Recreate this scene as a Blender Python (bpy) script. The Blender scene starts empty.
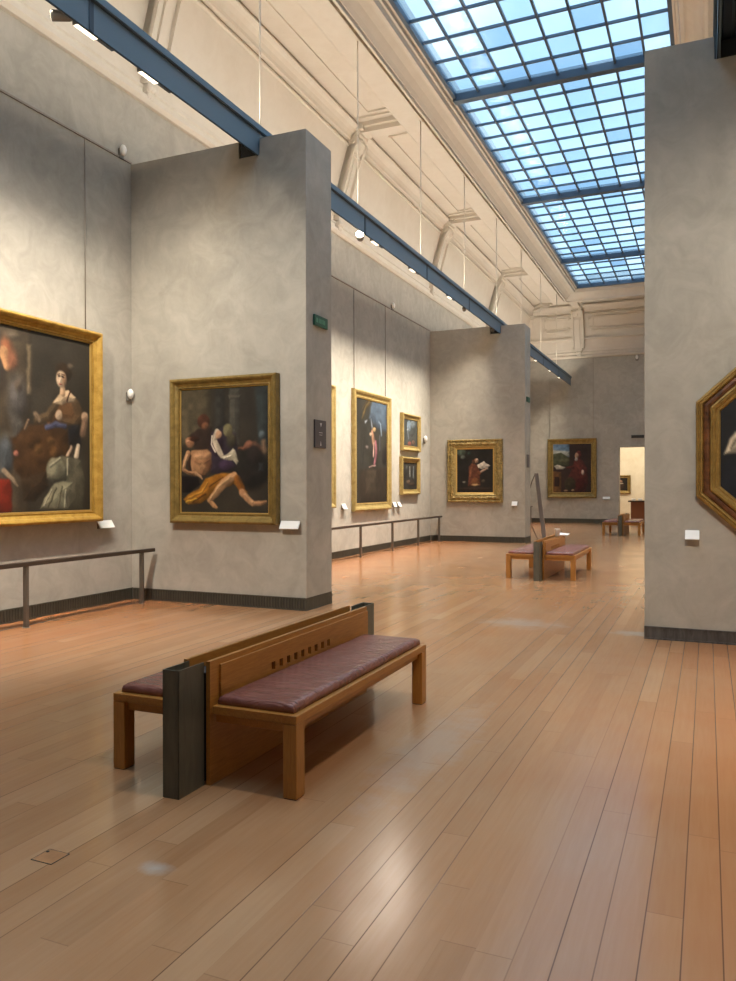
SKY=2.1; ZEN=4.4; EXPO=0.1; SPOTK=1.0; AREAK=1.0; AISLE_FILL=370; UPL=12.5; ROOM2=160; WASH=38; PIER=640; HOT=90
import bpy, bmesh, math, random
import numpy as np
from mathutils import Vector, Matrix
random.seed(7); np.random.seed(7)
SC = bpy.context.scene
COL = SC.collection
R = math.radians

# ------------------------------------------------------------------ helpers
class MB:
    """collects shapes, builds one mesh object"""
    def __init__(s): s.v=[]; s.f=[]; s.sm=[]
    def add(s, vs, fs, smooth=False):
        b=len(s.v); s.v.extend([tuple(p) for p in vs]); s.f.extend([tuple(i+b for i in f) for f in fs]); s.sm.extend([smooth]*len(fs)); return s
    def box(s, x0,x1,y0,y1,z0,z1):
        return s.add([(x0,y0,z0),(x1,y0,z0),(x1,y1,z0),(x0,y1,z0),(x0,y0,z1),(x1,y0,z1),(x1,y1,z1),(x0,y1,z1)],
              [(0,3,2,1),(4,5,6,7),(0,1,5,4),(1,2,6,5),(2,3,7,6),(3,0,4,7)])
    def bar(s, a, b, w, h, up=(0,0,1)):
        """rectangular bar from a to b, w across, h along up"""
        a=Vector(a); b=Vector(b); d=(b-a).normalized(); u=Vector(up); x=d.cross(u).normalized(); u=x.cross(d).normalized()
        vs=[]
        for p in (a,b):
            for i,j in ((-1,-1),(1,-1),(1,1),(-1,1)): vs.append(p+x*i*w/2+u*j*h/2)
        return s.add(vs,[(0,1,2,3),(7,6,5,4),(0,4,5,1),(1,5,6,2),(2,6,7,3),(3,7,4,0)])
    def tube(s, pts, r, n=10, smooth=True):
        pts=[Vector(p) for p in pts]; rs=r if isinstance(r,(list,tuple)) else [r]*len(pts); vs=[]; fs=[]
        up=Vector((0,0,1)) if abs((pts[-1]-pts[0]).normalized().z)<.9 else Vector((1,0,0))
        for k,p in enumerate(pts):
            d=(pts[min(k+1,len(pts)-1)]-pts[max(k-1,0)]).normalized(); x=d.cross(up).normalized(); y=x.cross(d)
            for i in range(n):
                a=2*math.pi*i/n; vs.append(p+(x*math.cos(a)+y*math.sin(a))*rs[k])
        for k in range(len(pts)-1):
            for i in range(n):
                j=(i+1)%n; fs.append((k*n+i,k*n+j,(k+1)*n+j,(k+1)*n+i))
        s.add(vs,fs,smooth)
        b=len(s.v)-len(vs)
        s.f.append(tuple(b+i for i in reversed(range(n)))); s.sm.append(False)
        s.f.append(tuple(b+(len(pts)-1)*n+i for i in range(n))); s.sm.append(False)
        return s
    def prism(s, poly, axis, a, b):
        """poly: 2D outline extruded along axis from a to b. axis 0: (y,z), 1: (x,z), 2: (x,y)"""
        def P(p,t): return (t,p[0],p[1]) if axis==0 else (p[0],t,p[1]) if axis==1 else (p[0],p[1],t)
        n=len(poly); vs=[P(p,a) for p in poly]+[P(p,b) for p in poly]
        return s.add(vs,[tuple(reversed(range(n))),tuple(range(n,2*n))]+[(i,(i+1)%n,n+(i+1)%n,n+i) for i in range(n)])
    def ball(s, c, r, n=8, m=6, sc=(1,1,1)):
        vs=[];fs=[]
        for j in range(m+1):
            t=math.pi*j/m
            for i in range(n):
                a=2*math.pi*i/n; vs.append((c[0]+r*sc[0]*math.sin(t)*math.cos(a),c[1]+r*sc[1]*math.sin(t)*math.sin(a),c[2]+r*sc[2]*math.cos(t)))
        for j in range(m):
            for i in range(n): fs.append((j*n+i,(j+1)*n+i,(j+1)*n+(i+1)%n,j*n+(i+1)%n))
        return s.add(vs,fs,True)
    def build(s, name, mat, parent=None, bevel=0, seg=2, tri=False):
        me=bpy.data.meshes.new(name); me.from_pydata(s.v,[],s.f); me.update()
        for p,q in zip(me.polygons,s.sm): p.use_smooth=q
        bm=bmesh.new(); bm.from_mesh(me); bmesh.ops.remove_doubles(bm,verts=bm.verts,dist=1e-6); bmesh.ops.recalc_face_normals(bm,faces=bm.faces); bm.to_mesh(me); bm.free()
        o=bpy.data.objects.new(name,me); COL.objects.link(o)
        if mat: me.materials.append(mat)
        if parent: o.parent=parent
        if bevel:
            b=o.modifiers.new('bevel','BEVEL'); b.width=bevel; b.segments=seg; b.limit_method='ANGLE'; b.angle_limit=R(40)
        return o

def tag(o, label, cat, group=None, kind=None):
    o['label']=label; o['category']=cat
    if group: o['group']=group
    if kind: o['kind']=kind
    return o
def struct(o, label, cat): return tag(o,label,cat,None,'structure')
def empty(name, loc=(0,0,0), rz=0):
    o=bpy.data.objects.new(name,None); COL.objects.link(o); o.location=loc; o.rotation_euler=(0,0,rz); o.empty_display_size=.2; return o
def copy_tree(o, parent=None):
    c=o.copy(); COL.objects.link(c)
    if parent: c.parent=parent
    for ch in list(o.children): copy_tree(ch,c)
    return c

# ------------------------------------------------------------------ materials
def lin(c):
    return tuple(((x/255)/12.92 if x/255<=.04045 else ((x/255+.055)/1.055)**2.4) for x in c)
def mat(name, rgb, rough=.5, metal=0, coat=0, spec=.5):
    m=bpy.data.materials.new(name); m.use_nodes=True; b=m.node_tree.nodes['Principled BSDF']
    b.inputs['Base Color'].default_value=(*lin(rgb),1); b.inputs['Roughness'].default_value=rough; b.inputs['Metallic'].default_value=metal
    b.inputs['Coat Weight'].default_value=coat; b.inputs['Specular IOR Level'].default_value=spec
    return m
def N(m,t): return m.node_tree.nodes.new(t)
def L(m,a,b): m.node_tree.links.new(a,b)
def bs(m): return m.node_tree.nodes['Principled BSDF']
def coords(m, scale=(1,1,1), kind='Object'):
    tc=N(m,'ShaderNodeTexCoord'); mp=N(m,'ShaderNodeMapping'); mp.inputs['Scale'].default_value=scale; L(m,tc.outputs[kind],mp.inputs['Vector']); return mp.outputs['Vector']
def noise(m, vec, scale, detail=4, rough=.55, dist=0):
    n=N(m,'ShaderNodeTexNoise'); n.inputs['Scale'].default_value=scale; n.inputs['Detail'].default_value=detail; n.inputs['Roughness'].default_value=rough; n.inputs['Distortion'].default_value=dist
    if vec is not None: L(m,vec,n.inputs['Vector'])
    return n.outputs['Fac']
def ramp(m, fac, stops):
    r=N(m,'ShaderNodeValToRGB'); e=r.color_ramp.elements
    while len(e)<len(stops): e.new(.5)
    for k,(p,c) in enumerate(stops): e[k].position=p; e[k].color=(*lin(c),1)
    L(m,fac,r.inputs['Fac']); return r.outputs['Color']
def mix(m, fac, a, b, mode='MIX'):
    n=N(m,'ShaderNodeMix'); n.data_type='RGBA'; n.blend_type=mode
    if isinstance(fac,(int,float)): n.inputs[0].default_value=fac
    else: L(m,fac,n.inputs[0])
    for s,i in ((a,6),(b,7)):
        if isinstance(s,tuple): n.inputs[i].default_value=(*lin(s),1)
        else: L(m,s,n.inputs[i])
    return n.outputs[2]
def bump(m, h, strength=.2, dist=.01):
    n=N(m,'ShaderNodeBump'); n.inputs['Strength'].default_value=strength; n.inputs['Distance'].default_value=dist; L(m,h,n.inputs['Height']); L(m,n.outputs['Normal'],bs(m).inputs['Normal'])
def mrange(m, fac, a,b,c,d):
    n=N(m,'ShaderNodeMapRange'); 
    for i,v in zip((1,2,3,4),(a,b,c,d)): n.inputs[i].default_value=v
    L(m,fac,n.inputs[0]); return n.outputs[0]

def m_stucco(name, c1, c2, c3):
    m=mat(name,c1,.75,spec=.25); v=coords(m,(1,1,1))
    a=noise(m,v,.75,5,.6,.6); b=noise(m,v,2.6,5,.62,1.2); c=noise(m,v,14,4,.6)
    k=ramp(m,a,[(.34,c2),(.5,c1),(.66,c3)]); k2=ramp(m,b,[(.35,c2),(.5,c1),(.64,c3)])
    k=mix(m,.5,k,k2); k=mix(m,.12,k,ramp(m,c,[(.3,c2),(.7,c3)])); L(m,k,bs(m).inputs['Base Color'])
    bump(m,c,.06,.01); return m
M={}
M['stucco']=m_stucco('grey_stucco',(171,166,154),(155,151,140),(185,180,168))
M['farwall']=m_stucco('cream_stucco',(214,204,180),(204,192,166),(222,212,190))
M['plaster']=m_stucco('cream_plaster',(212,204,190),(207,198,183),(216,209,196))
M['mould']=mat('cream_moulding',(213,205,191),.6,spec=.3)

def m_floor():
    m=mat('oak_planks',(170,120,80),.3); v=coords(m,(1,1,1))
    # planks run along +Y: brick texture on (Y,X)
    sx=N(m,'ShaderNodeSeparateXYZ'); L(m,v,sx.inputs[0])
    W=.1308; Lp=2.15
    def math_(op,a,b=None):
        n=N(m,'ShaderNodeMath'); n.operation=op
        for i,s in enumerate((a,b)):
            if s is None: continue
            if isinstance(s,(int,float)): n.inputs[i].default_value=s
            else: L(m,s,n.inputs[i])
        return n.outputs[0]
    xs=math_('DIVIDE',math_('SUBTRACT',sx.outputs['X'],.049),W); row=math_('FLOOR',xs); fx=math_('SUBTRACT',xs,row)
    wn=N(m,'ShaderNodeTexWhiteNoise'); wn.noise_dimensions='1D'; L(m,row,wn.inputs['W'])
    ys=math_('ADD',math_('DIVIDE',sx.outputs['Y'],Lp),math_('MULTIPLY',wn.outputs['Value'],7.3)); col=math_('FLOOR',ys); fy=math_('SUBTRACT',ys,col)
    cb=N(m,'ShaderNodeCombineXYZ'); L(m,row,cb.inputs[0]); L(m,col,cb.inputs[1])
    w2=N(m,'ShaderNodeTexWhiteNoise'); w2.noise_dimensions='3D'; L(m,cb.outputs[0],w2.inputs['Vector'])
    base=ramp(m,w2.outputs['Value'],[(0,(158,115,77)),(.25,(170,126,87)),(.6,(178,135,95)),(.85,(170,122,81)),(1,(188,149,110))])
    # grain along the plank, shifted per plank
    ad=N(m,'ShaderNodeVectorMath'); ad.operation='MULTIPLY_ADD'; L(m,cb.outputs[0],ad.inputs[0]); ad.inputs[1].default_value=(3.7,9.1,0); L(m,v,ad.inputs[2])
    mp=N(m,'ShaderNodeMapping'); mp.inputs['Scale'].default_value=(26,1.6,1); L(m,ad.outputs[0],mp.inputs['Vector'])
    g=noise(m,mp.outputs[0],1.5,5,.6,.4); base=mix(m,.4,base,ramp(m,g,[(.3,(158,114,80)),(.7,(178,136,101))]))
    # worn dull pale patches
    p=noise(m,v,.55,4,.6,.3); base=mix(m,mrange(m,p,.42,.8,0,.4),base,(172,146,118))
    p2=noise(m,v,.9,3,.5,.2); base=mix(m,mrange(m,p2,.45,.8,0,.35),base,(170,112,70))
    # trodden aisle is paler, the sides keep their red-brown finish
    wob=math_('MULTIPLY',math_('SUBTRACT',noise(m,v,.8,3),.5),1.4); xx=math_('ADD',sx.outputs['X'],wob)
    side=math_('MAXIMUM',mrange(m,xx,-.55,.35,0,1),mrange(m,xx,-5.2,-6.6,0,1)); base=mix(m,math_('MULTIPLY',side,.5),base,(164,98,52))
    for (px_,py_,rx_,ry_,k_) in ((-2.12,2.65,.09,.06,.75),(-2.0,9.1,.55,.35,.45),(-.72,8.95,.25,.18,.6),(-1.55,4.6,.22,1.0,.35)):  # pale grey scuffs; the long last one is floor sheen painted in
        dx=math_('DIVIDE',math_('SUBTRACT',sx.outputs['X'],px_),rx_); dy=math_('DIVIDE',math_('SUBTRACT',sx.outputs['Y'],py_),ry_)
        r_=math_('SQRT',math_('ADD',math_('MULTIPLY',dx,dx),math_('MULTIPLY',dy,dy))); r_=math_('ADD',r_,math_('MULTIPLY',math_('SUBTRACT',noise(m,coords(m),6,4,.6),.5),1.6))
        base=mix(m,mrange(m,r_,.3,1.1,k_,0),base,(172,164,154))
    # gaps
    ex=math_('MINIMUM',fx,math_('SUBTRACT',1,fx)); ey=math_('MINIMUM',fy,math_('SUBTRACT',1,fy))
    gx=mrange(m,ex,.010,.026,1,0); gy=mrange(m,ey,.0006,.0016,1,0)
    # gaps are open (dark) only along some rows
    wr=N(m,'ShaderNodeTexWhiteNoise'); wr.noise_dimensions='1D'; L(m,math_('ADD',math_('FLOOR',math_('ADD',xs,.5)),.37),wr.inputs['W'])
    op=mrange(m,wr.outputs['Value'],.45,.8,.05,.75)
    gap=math_('MAXIMUM',math_('MULTIPLY',gx,op),math_('MULTIPLY',gy,.3)); base=mix(m,gap,base,(70,44,30))
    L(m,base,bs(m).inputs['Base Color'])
    r=noise(m,v,1.3,4,.6); L(m,mrange(m,r,.2,.8,.15,.24),bs(m).inputs['Roughness'])
    bump(m,math_('MULTIPLY',gap,-1),.12,.003)
    bs(m).inputs['Specular IOR Level'].default_value=.5
    return m
M['floor']=m_floor()

def m_wood(name, c1,c2,c3, rough=.38, sc=(3,3,3)):
    m=mat(name,c1,rough,spec=.45); v=coords(m,sc); g=noise(m,v,6,5,.6,.8)
    L(m,ramp(m,g,[(.3,c2),(.5,c1),(.72,c3)]),bs(m).inputs['Base Color']); return m
M['oak']=m_wood('honey_oak',(162,108,46),(148,95,38),(174,120,54),.4,(14,1.1,14))
M['oakleg']=m_wood('honey_oak_leg',(166,112,50),(152,100,42),(178,124,58),.4,(14,14,1.2))
M['slot']=mat('slot_dark',(24,11,8),.7)
def m_leather():
    m=mat('burgundy_leather',(126,74,64),.23,spec=.6); v=coords(m,(1.0,1.0,1.0))
    a=noise(m,v,5,4,.6,.5); L(m,ramp(m,a,[(.3,(116,66,56)),(.7,(136,86,76))]),bs(m).inputs['Base Color'])
    b=noise(m,coords(m,(5,26,5)),1,3,.55,1.2); bump(m,b,.95,.025); return m
M['leather']=m_leather()
def m_steel(name,c,c2,rough=.45):
    m=mat(name,c,rough,.55); v=coords(m,(6,6,1.2)); a=noise(m,v,4,4,.6,.6); L(m,ramp(m,a,[(.3,c2),(.7,c)]),bs(m).inputs['Base Color']); return m
M['steel']=m_steel('dark_green_steel',(106,104,92),(90,89,79))
M['rail']=mat('bronze_rail',(104,96,86),.45,.4)
M['grille']=m_steel('grille_metal',(94,91,80),(80,77,67),.5)
M['standgrey']=mat('stand_grey',(134,124,116),.45,.2)
M['handrail']=mat('dark_bronze',(72,60,50),.4,.4)
M['streak']=m_steel('streaked_metal',(112,112,112),(78,78,78),.4)
M['grilleback']=mat('grille_back',(58,55,50),.7)
M['beam']=mat('blue_grey_paint',(104,124,138),.45)
M['beamdark']=mat('beam_dark',(60,72,84),.5)
M['black']=mat('matt_black',(20,20,22),.6)
M['rod']=mat('rod_white',(214,206,190),.5)
M['rodgrey']=mat('rod_grey',(150,140,128),.5)
M['white']=mat('white_plastic',(236,234,228),.45)
M['fixture']=mat('fixture_grey',(112,108,100),.45)
def emit(name,rgb,st):
    m=mat(name,rgb,.5); b=bs(m); b.inputs['Emission Color'].default_value=(*lin(rgb),1); b.inputs['Emission Strength'].default_value=st; return m
M['lens']=emit('lamp_lens',(255,240,214),2.2)
M['lenshot']=emit('lamp_lens_bright',(255,240,214),60)
def m_gold(name,c1,c2,rough=.34,orn=0,metal=.75):
    m=mat(name,c1,rough,metal); v=coords(m); a=noise(m,v,9,5,.65,.4)
    L(m,ramp(m,a,[(.3,c2),(.65,c1)]),bs(m).inputs['Base Color'])
    if orn:
        w=N(m,'ShaderNodeTexVoronoi'); w.inputs['Scale'].default_value=22; L(m,v,w.inputs['Vector']); bump(m,w.outputs['Distance'],.9,orn)
    else: bump(m,noise(m,v,40,3),.08,.004)
    return m
M['gold']=m_gold('bright_gold',(200,162,80),(166,128,54),.36,0,.45)
M['goldoct']=m_gold('worn_gold',(168,136,74),(128,98,46),.38,0,.4)
M['goldold']=m_gold('old_gold',(146,122,66),(112,92,46),.44,0,.4)
M['goldpale']=m_gold('pale_gold',(180,158,100),(150,128,74),.44,0,.35)
M['goldorn']=m_gold('carved_gold',(176,152,92),(104,84,44),.44,.02,.4)
M['tortoise']=m_gold('brown_tortoise',(120,76,44),(52,30,18),.3,0,.1)
M['slip']=mat('gold_slip',(198,166,96),.4,.7)
M['crossbar']=mat('skylight_steel',(72,86,100),.5,.2)

def m_canvas():
    m=mat('oil_paint',(60,50,40),.5,spec=.3); a=N(m,'ShaderNodeVertexColor'); a.layer_name='paint'; L(m,a.outputs['Color'],bs(m).inputs['Base Color']); return m
M['canvas']=m_canvas()
def m_glass():
    m=bpy.data.materials.new('skylight_glass'); m.use_nodes=True; nt=m.node_tree; nt.nodes.clear()
    out=nt.nodes.new('ShaderNodeOutputMaterial'); tr=nt.nodes.new('ShaderNodeBsdfTransparent'); tl=nt.nodes.new('ShaderNodeBsdfTranslucent'); gl=nt.nodes.new('ShaderNodeBsdfGlossy'); gl.inputs['Roughness'].default_value=.15
    ge=nt.nodes.new('ShaderNodeNewGeometry'); rp=nt.nodes.new('ShaderNodeValToRGB'); e=rp.color_ramp.elements
    while len(e)<4: e.new(.5)
    for k,(p,c) in enumerate([(0,(188,204,216)),(.2,(214,225,233)),(.5,(224,233,240)),(1,(234,242,248))]): e[k].position=p; e[k].color=(*lin(c),1)
    nt.links.new(ge.outputs['Random Per Island'],rp.inputs[0]); nt.links.new(rp.outputs[0],tr.inputs['Color']); nt.links.new(rp.outputs[0],tl.inputs['Color'])
    m1=nt.nodes.new('ShaderNodeMixShader'); m1.inputs[0].default_value=.12; nt.links.new(tr.outputs[0],m1.inputs[1]); nt.links.new(tl.outputs[0],m1.inputs[2])
    m2=nt.nodes.new('ShaderNodeMixShader'); m2.inputs[0].default_value=.05; nt.links.new(m1.outputs[0],m2.inputs[1]); nt.links.new(gl.outputs[0],m2.inputs[2])
    nt.links.new(m2.outputs[0],out.inputs[0]); return m
M['glass']=m_glass()

# ------------------------------------------------------------------ world: overcast blue sky with drifting cloud
w=bpy.data.worlds.new('sky'); SC.world=w; w.use_nodes=True; nt=w.node_tree; bg=nt.nodes['Background']
tc=nt.nodes.new('ShaderNodeTexCoord'); nz=nt.nodes.new('ShaderNodeTexNoise'); nz.inputs['Scale'].default_value=4.5; nz.inputs['Detail'].default_value=5; nz.inputs['Distortion'].default_value=.4
nt.links.new(tc.outputs['Generated'],nz.inputs['Vector']); rp=nt.nodes.new('ShaderNodeValToRGB'); e=rp.color_ramp.elements; e.new(.5)
for k,(p,c) in enumerate([(.33,(150,182,208)),(.5,(172,201,222)),(.68,(218,232,242))]): e[k].position=p; e[k].color=(*lin(c),1)
nt.links.new(nz.outputs['Fac'],rp.inputs[0]); nt.links.new(rp.outputs[0],bg.inputs['Color']); 
sp_=nt.nodes.new('ShaderNodeSeparateXYZ'); nt.links.new(tc.outputs['Generated'],sp_.inputs[0]); mr_=nt.nodes.new('ShaderNodeMapRange')   # overcast sky, brighter towards the zenith
for i_,v_ in zip((1,2,3,4),(.55,1.0,SKY,SKY*ZEN)): mr_.inputs[i_].default_value=v_
nt.links.new(sp_.outputs['Z'],mr_.inputs[0]); nt.links.new(mr_.outputs[0],bg.inputs['Strength'])

# ------------------------------------------------------------------ camera
cam=bpy.data.cameras.new('camera'); co=bpy.data.objects.new('camera',cam); COL.objects.link(co); SC.camera=co
cam.sensor_fit='HORIZONTAL'; cam.sensor_width=36; cam.lens=782/736*36; cam.clip_end=200; cam.clip_start=.05
yaw,pitch,roll=R(23.48),R(-.262),R(-.093)
Fv=Vector((-math.sin(yaw)*math.cos(pitch),math.cos(yaw)*math.cos(pitch),math.sin(pitch))); rv=Vector((math.cos(yaw),math.sin(yaw),0)); uv_=rv.cross(Fv)
r2=math.cos(roll)*rv+math.sin(roll)*uv_; u2=-math.sin(roll)*rv+math.cos(roll)*uv_
mw=Matrix((r2,u2,-Fv)).transposed().to_4x4(); mw.translation=(0,0,1.6); co.matrix_world=mw
vs=SC.view_settings; SC.display_settings.display_device='sRGB'; vs.view_transform='Standard'; vs.look='None'; vs.gamma=1; vs.use_curve_mapping=False; vs.exposure=EXPO
SC.cycles.denoising_prefilter='ACCURATE'; SC.cycles.max_bounces=8; SC.cycles.diffuse_bounces=5; SC.cycles.glossy_bounces=3; SC.cycles.transparent_max_bounces=8; SC.cycles.sample_clamp_indirect=4
SC.cycles.caustics_reflective=False; SC.cycles.caustics_refractive=False
ART_BANQUET=[('p', [(0, 0), (0.2, 0), (0.24, 0.5), (0.16, 1), (0, 1)], (60, 40, 34), 0.04), ('e', (0.22, 0.34, 0.035, 0.06), (176, 140, 110), 0.015), ('p', [(0.14, 0.44), (0.3, 0.42), (0.36, 0.7), (0.32, 0.86), (0.12, 0.86)], (84, 74, 60), 0.02), ('s', [(0.3, 0.5, 0.03), (0.4, 0.58, 0.02)], (150, 118, 92), 0.015), ('e', (0.08, 0.3, 0.03, 0.05), (150, 112, 86), 0.02), ('p', [(0.02, 0.38), (0.13, 0.38), (0.16, 0.8), (0.0, 0.84)], (48, 58, 52), 0.02), ('p', [(0.282, -0.047), (0.669, -0.066), (0.662, 0.387), (0.645, 1.046), (0.279, 1.026)], (74, 64, 50), 0.03), ('e', (0.445, 0.211, 0.099, 0.206), (70, 62, 55), 0.05), ('e', (0.34, 0.581, 0.083, 0.299), (60, 45, 36), 0.05), ('p', [(0.648, 0.087), (0.673, 0.082), (0.667, 0.358), (0.647, 0.361)], (112, 98, 76), 0.02), ('e', (0.548, 0.137, 0.028, 0.074), (150, 95, 66), 0.03), ('s', [(0.535, 0.151, 0.032), (0.553, 0.221, 0.027)], (186, 140, 98), 0.012), ('e', (0.576, 0.184, 0.024, 0.054), (128, 84, 62), 0.03), ('e', (0.572, 0.052, 0.033, 0.021), (98, 88, 74), 0.03), ('e', (0.599, 0.385, 0.048, 0.118), (84, 80, 76), 0.05), ('e', (0.604, 0.314, 0.019, 0.032), (96, 84, 72), 0.02), ('s', [(0.571, 0.453, 0.027), (0.599, 0.53, 0.038), (0.589, 0.612, 0.032)], (76, 72, 66), 0.03), ('p', [(0.533, 0.606), (0.589, 0.591), (0.647, 0.52), (0.758, 0.509), (0.866, 0.533), (0.882, 0.695), (0.833, 0.709), (0.757, 0.814), (0.636, 0.838), (0.588, 0.774), (0.551, 0.695)], (66, 46, 28), 0.02), ('e', (0.747, 0.657, 0.086, 0.079), (78, 54, 32), 0.03), ('e', (0.676, 0.606, 0.041, 0.044), (72, 50, 30), 0.02), ('e', (0.769, 0.599, 0.021, 0.022), (98, 70, 40), 0.02), ('e', (0.706, 0.648, 0.021, 0.028), (92, 66, 38), 0.02), ('e', (0.79, 0.665, 0.021, 0.029), (92, 64, 36), 0.02), ('p', [(0.617, 0.816), (0.747, 0.769), (0.757, 0.86), (0.685, 0.937), (0.626, 0.936)], (54, 42, 30), 0.02), ('e', (0.845, 0.198, 0.045, 0.053), (52, 40, 28), 0.015), ('e', (0.884, 0.162, 0.017, 0.017), (96, 84, 70), 0.015), ('p', [(0.769, 0.406), (0.801, 0.378), (0.912, 0.363), (0.94, 0.395), (0.952, 0.489), (0.889, 0.531), (0.833, 0.501), (0.758, 0.52), (0.738, 0.477)], (92, 66, 42), 0.015), ('s', [(0.912, 0.375, 0.03), (0.934, 0.443, 0.036), (0.9, 0.494, 0.029), (0.833, 0.478, 0.017)], (84, 66, 46), 0.015), ('s', [(0.801, 0.39, 0.023), (0.759, 0.464, 0.028), (0.697, 0.493, 0.022)], (86, 70, 50), 0.015), ('p', [(0.785, 0.386), (0.823, 0.329), (0.839, 0.304), (0.872, 0.304), (0.918, 0.339), (0.906, 0.364), (0.867, 0.369), (0.834, 0.391)], (196, 170, 136), 0.01), ('s', [(0.839, 0.281, 0.017), (0.839, 0.321, 0.02)], (184, 152, 118), 0.01), ('e', (0.83, 0.242, 0.029, 0.047), (206, 180, 150), 0.012), ('e', (0.848, 0.25, 0.011, 0.035), (160, 124, 94), 0.015), ('e', (0.818, 0.229, 0.007, 0.006), (48, 34, 26), 0.008), ('e', (0.838, 0.227, 0.008, 0.006), (48, 34, 26), 0.008), ('s', [(0.81, 0.219, 0.003), (0.823, 0.214, 0.003)], (80, 58, 44), 0.006), ('s', [(0.833, 0.213, 0.003), (0.847, 0.214, 0.003)], (80, 58, 44), 0.006), ('e', (0.826, 0.271, 0.008, 0.004), (150, 70, 60), 0.006), ('e', (0.825, 0.251, 0.005, 0.012), (226, 202, 172), 0.006), ('s', [(0.861, 0.364, 0.005), (0.884, 0.308, 0.005)], (70, 40, 26), 0.005), ('e', (0.817, 0.451, 0.019, 0.029), (204, 176, 146), 0.01), ('s', [(0.692, 0.46, 0.017), (0.712, 0.491, 0.014)], (118, 100, 80), 0.015), ('s', [(0.637, 0.543, 0.01), (0.652, 0.498, 0.009)], (120, 98, 76), 0.01), ('s', [(0.748, 0.527, 0.014), (0.801, 0.504, 0.017), (0.855, 0.511, 0.012)], (76, 80, 104), 0.012), ('p', [(0.866, 0.509), (0.934, 0.491), (0.946, 0.621), (0.877, 0.614)], (34, 34, 36), 0.015), ('e', (0.969, 0.445, 0.021, 0.03), (166, 138, 112), 0.012), ('s', [(0.969, 0.475, 0.024), (0.957, 0.548, 0.024)], (120, 96, 76), 0.015), ('s', [(0.928, 0.622, 0.015), (0.916, 0.682, 0.018)], (206, 188, 160), 0.01), ('s', [(0.888, 0.631, 0.012), (0.866, 0.679, 0.012)], (204, 172, 142), 0.01), ('p', [(0.833, 0.68), (0.888, 0.689), (0.945, 0.704), (0.968, 0.824), (0.956, 0.991), (0.865, 0.988), (0.854, 0.825), (0.789, 0.837), (0.752, 0.814), (0.747, 0.758), (0.779, 0.712)], (88, 84, 68), 0.015), ('e', (0.8, 0.757, 0.052, 0.063), (124, 120, 98), 0.015), ('s', [(0.768, 0.746, 0.009), (0.822, 0.698, 0.009)], (150, 146, 122), 0.01), ('s', [(0.866, 0.702, 0.006), (0.865, 0.79, 0.006)], (160, 154, 130), 0.008), ('p', [(0.789, 0.848), (0.843, 0.825), (0.893, 0.836), (0.887, 0.883), (0.854, 0.924), (0.865, 0.988), (0.715, 0.983), (0.736, 0.927)], (134, 130, 106), 0.012), ('s', [(0.8, 0.871, 0.006), (0.757, 0.973, 0.007)], (88, 84, 66), 0.008), ('s', [(0.832, 0.86, 0.006), (0.81, 0.975, 0.007)], (96, 92, 72), 0.008), ('s', [(0.854, 0.883, 0.006), (0.848, 0.976, 0.006)], (160, 156, 132), 0.008), ('s', [(0.778, 0.882, 0.005), (0.736, 0.967, 0.005)], (164, 158, 134), 0.008), ('p', [(0.279, 0.821), (0.56, 0.817), (0.574, 0.881), (0.569, 0.999), (0.279, 0.987)], (120, 38, 24), 0.015), ('e', (0.542, 0.695, 0.037, 0.106), (76, 80, 82), 0.03), ('s', [(0.533, 0.775, 0.016), (0.574, 0.817, 0.012), (0.598, 0.86, 0.006)], (134, 116, 94), 0.01), ('e', (0.593, 0.682, 0.012, 0.016), (150, 96, 80), 0.012)]
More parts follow.
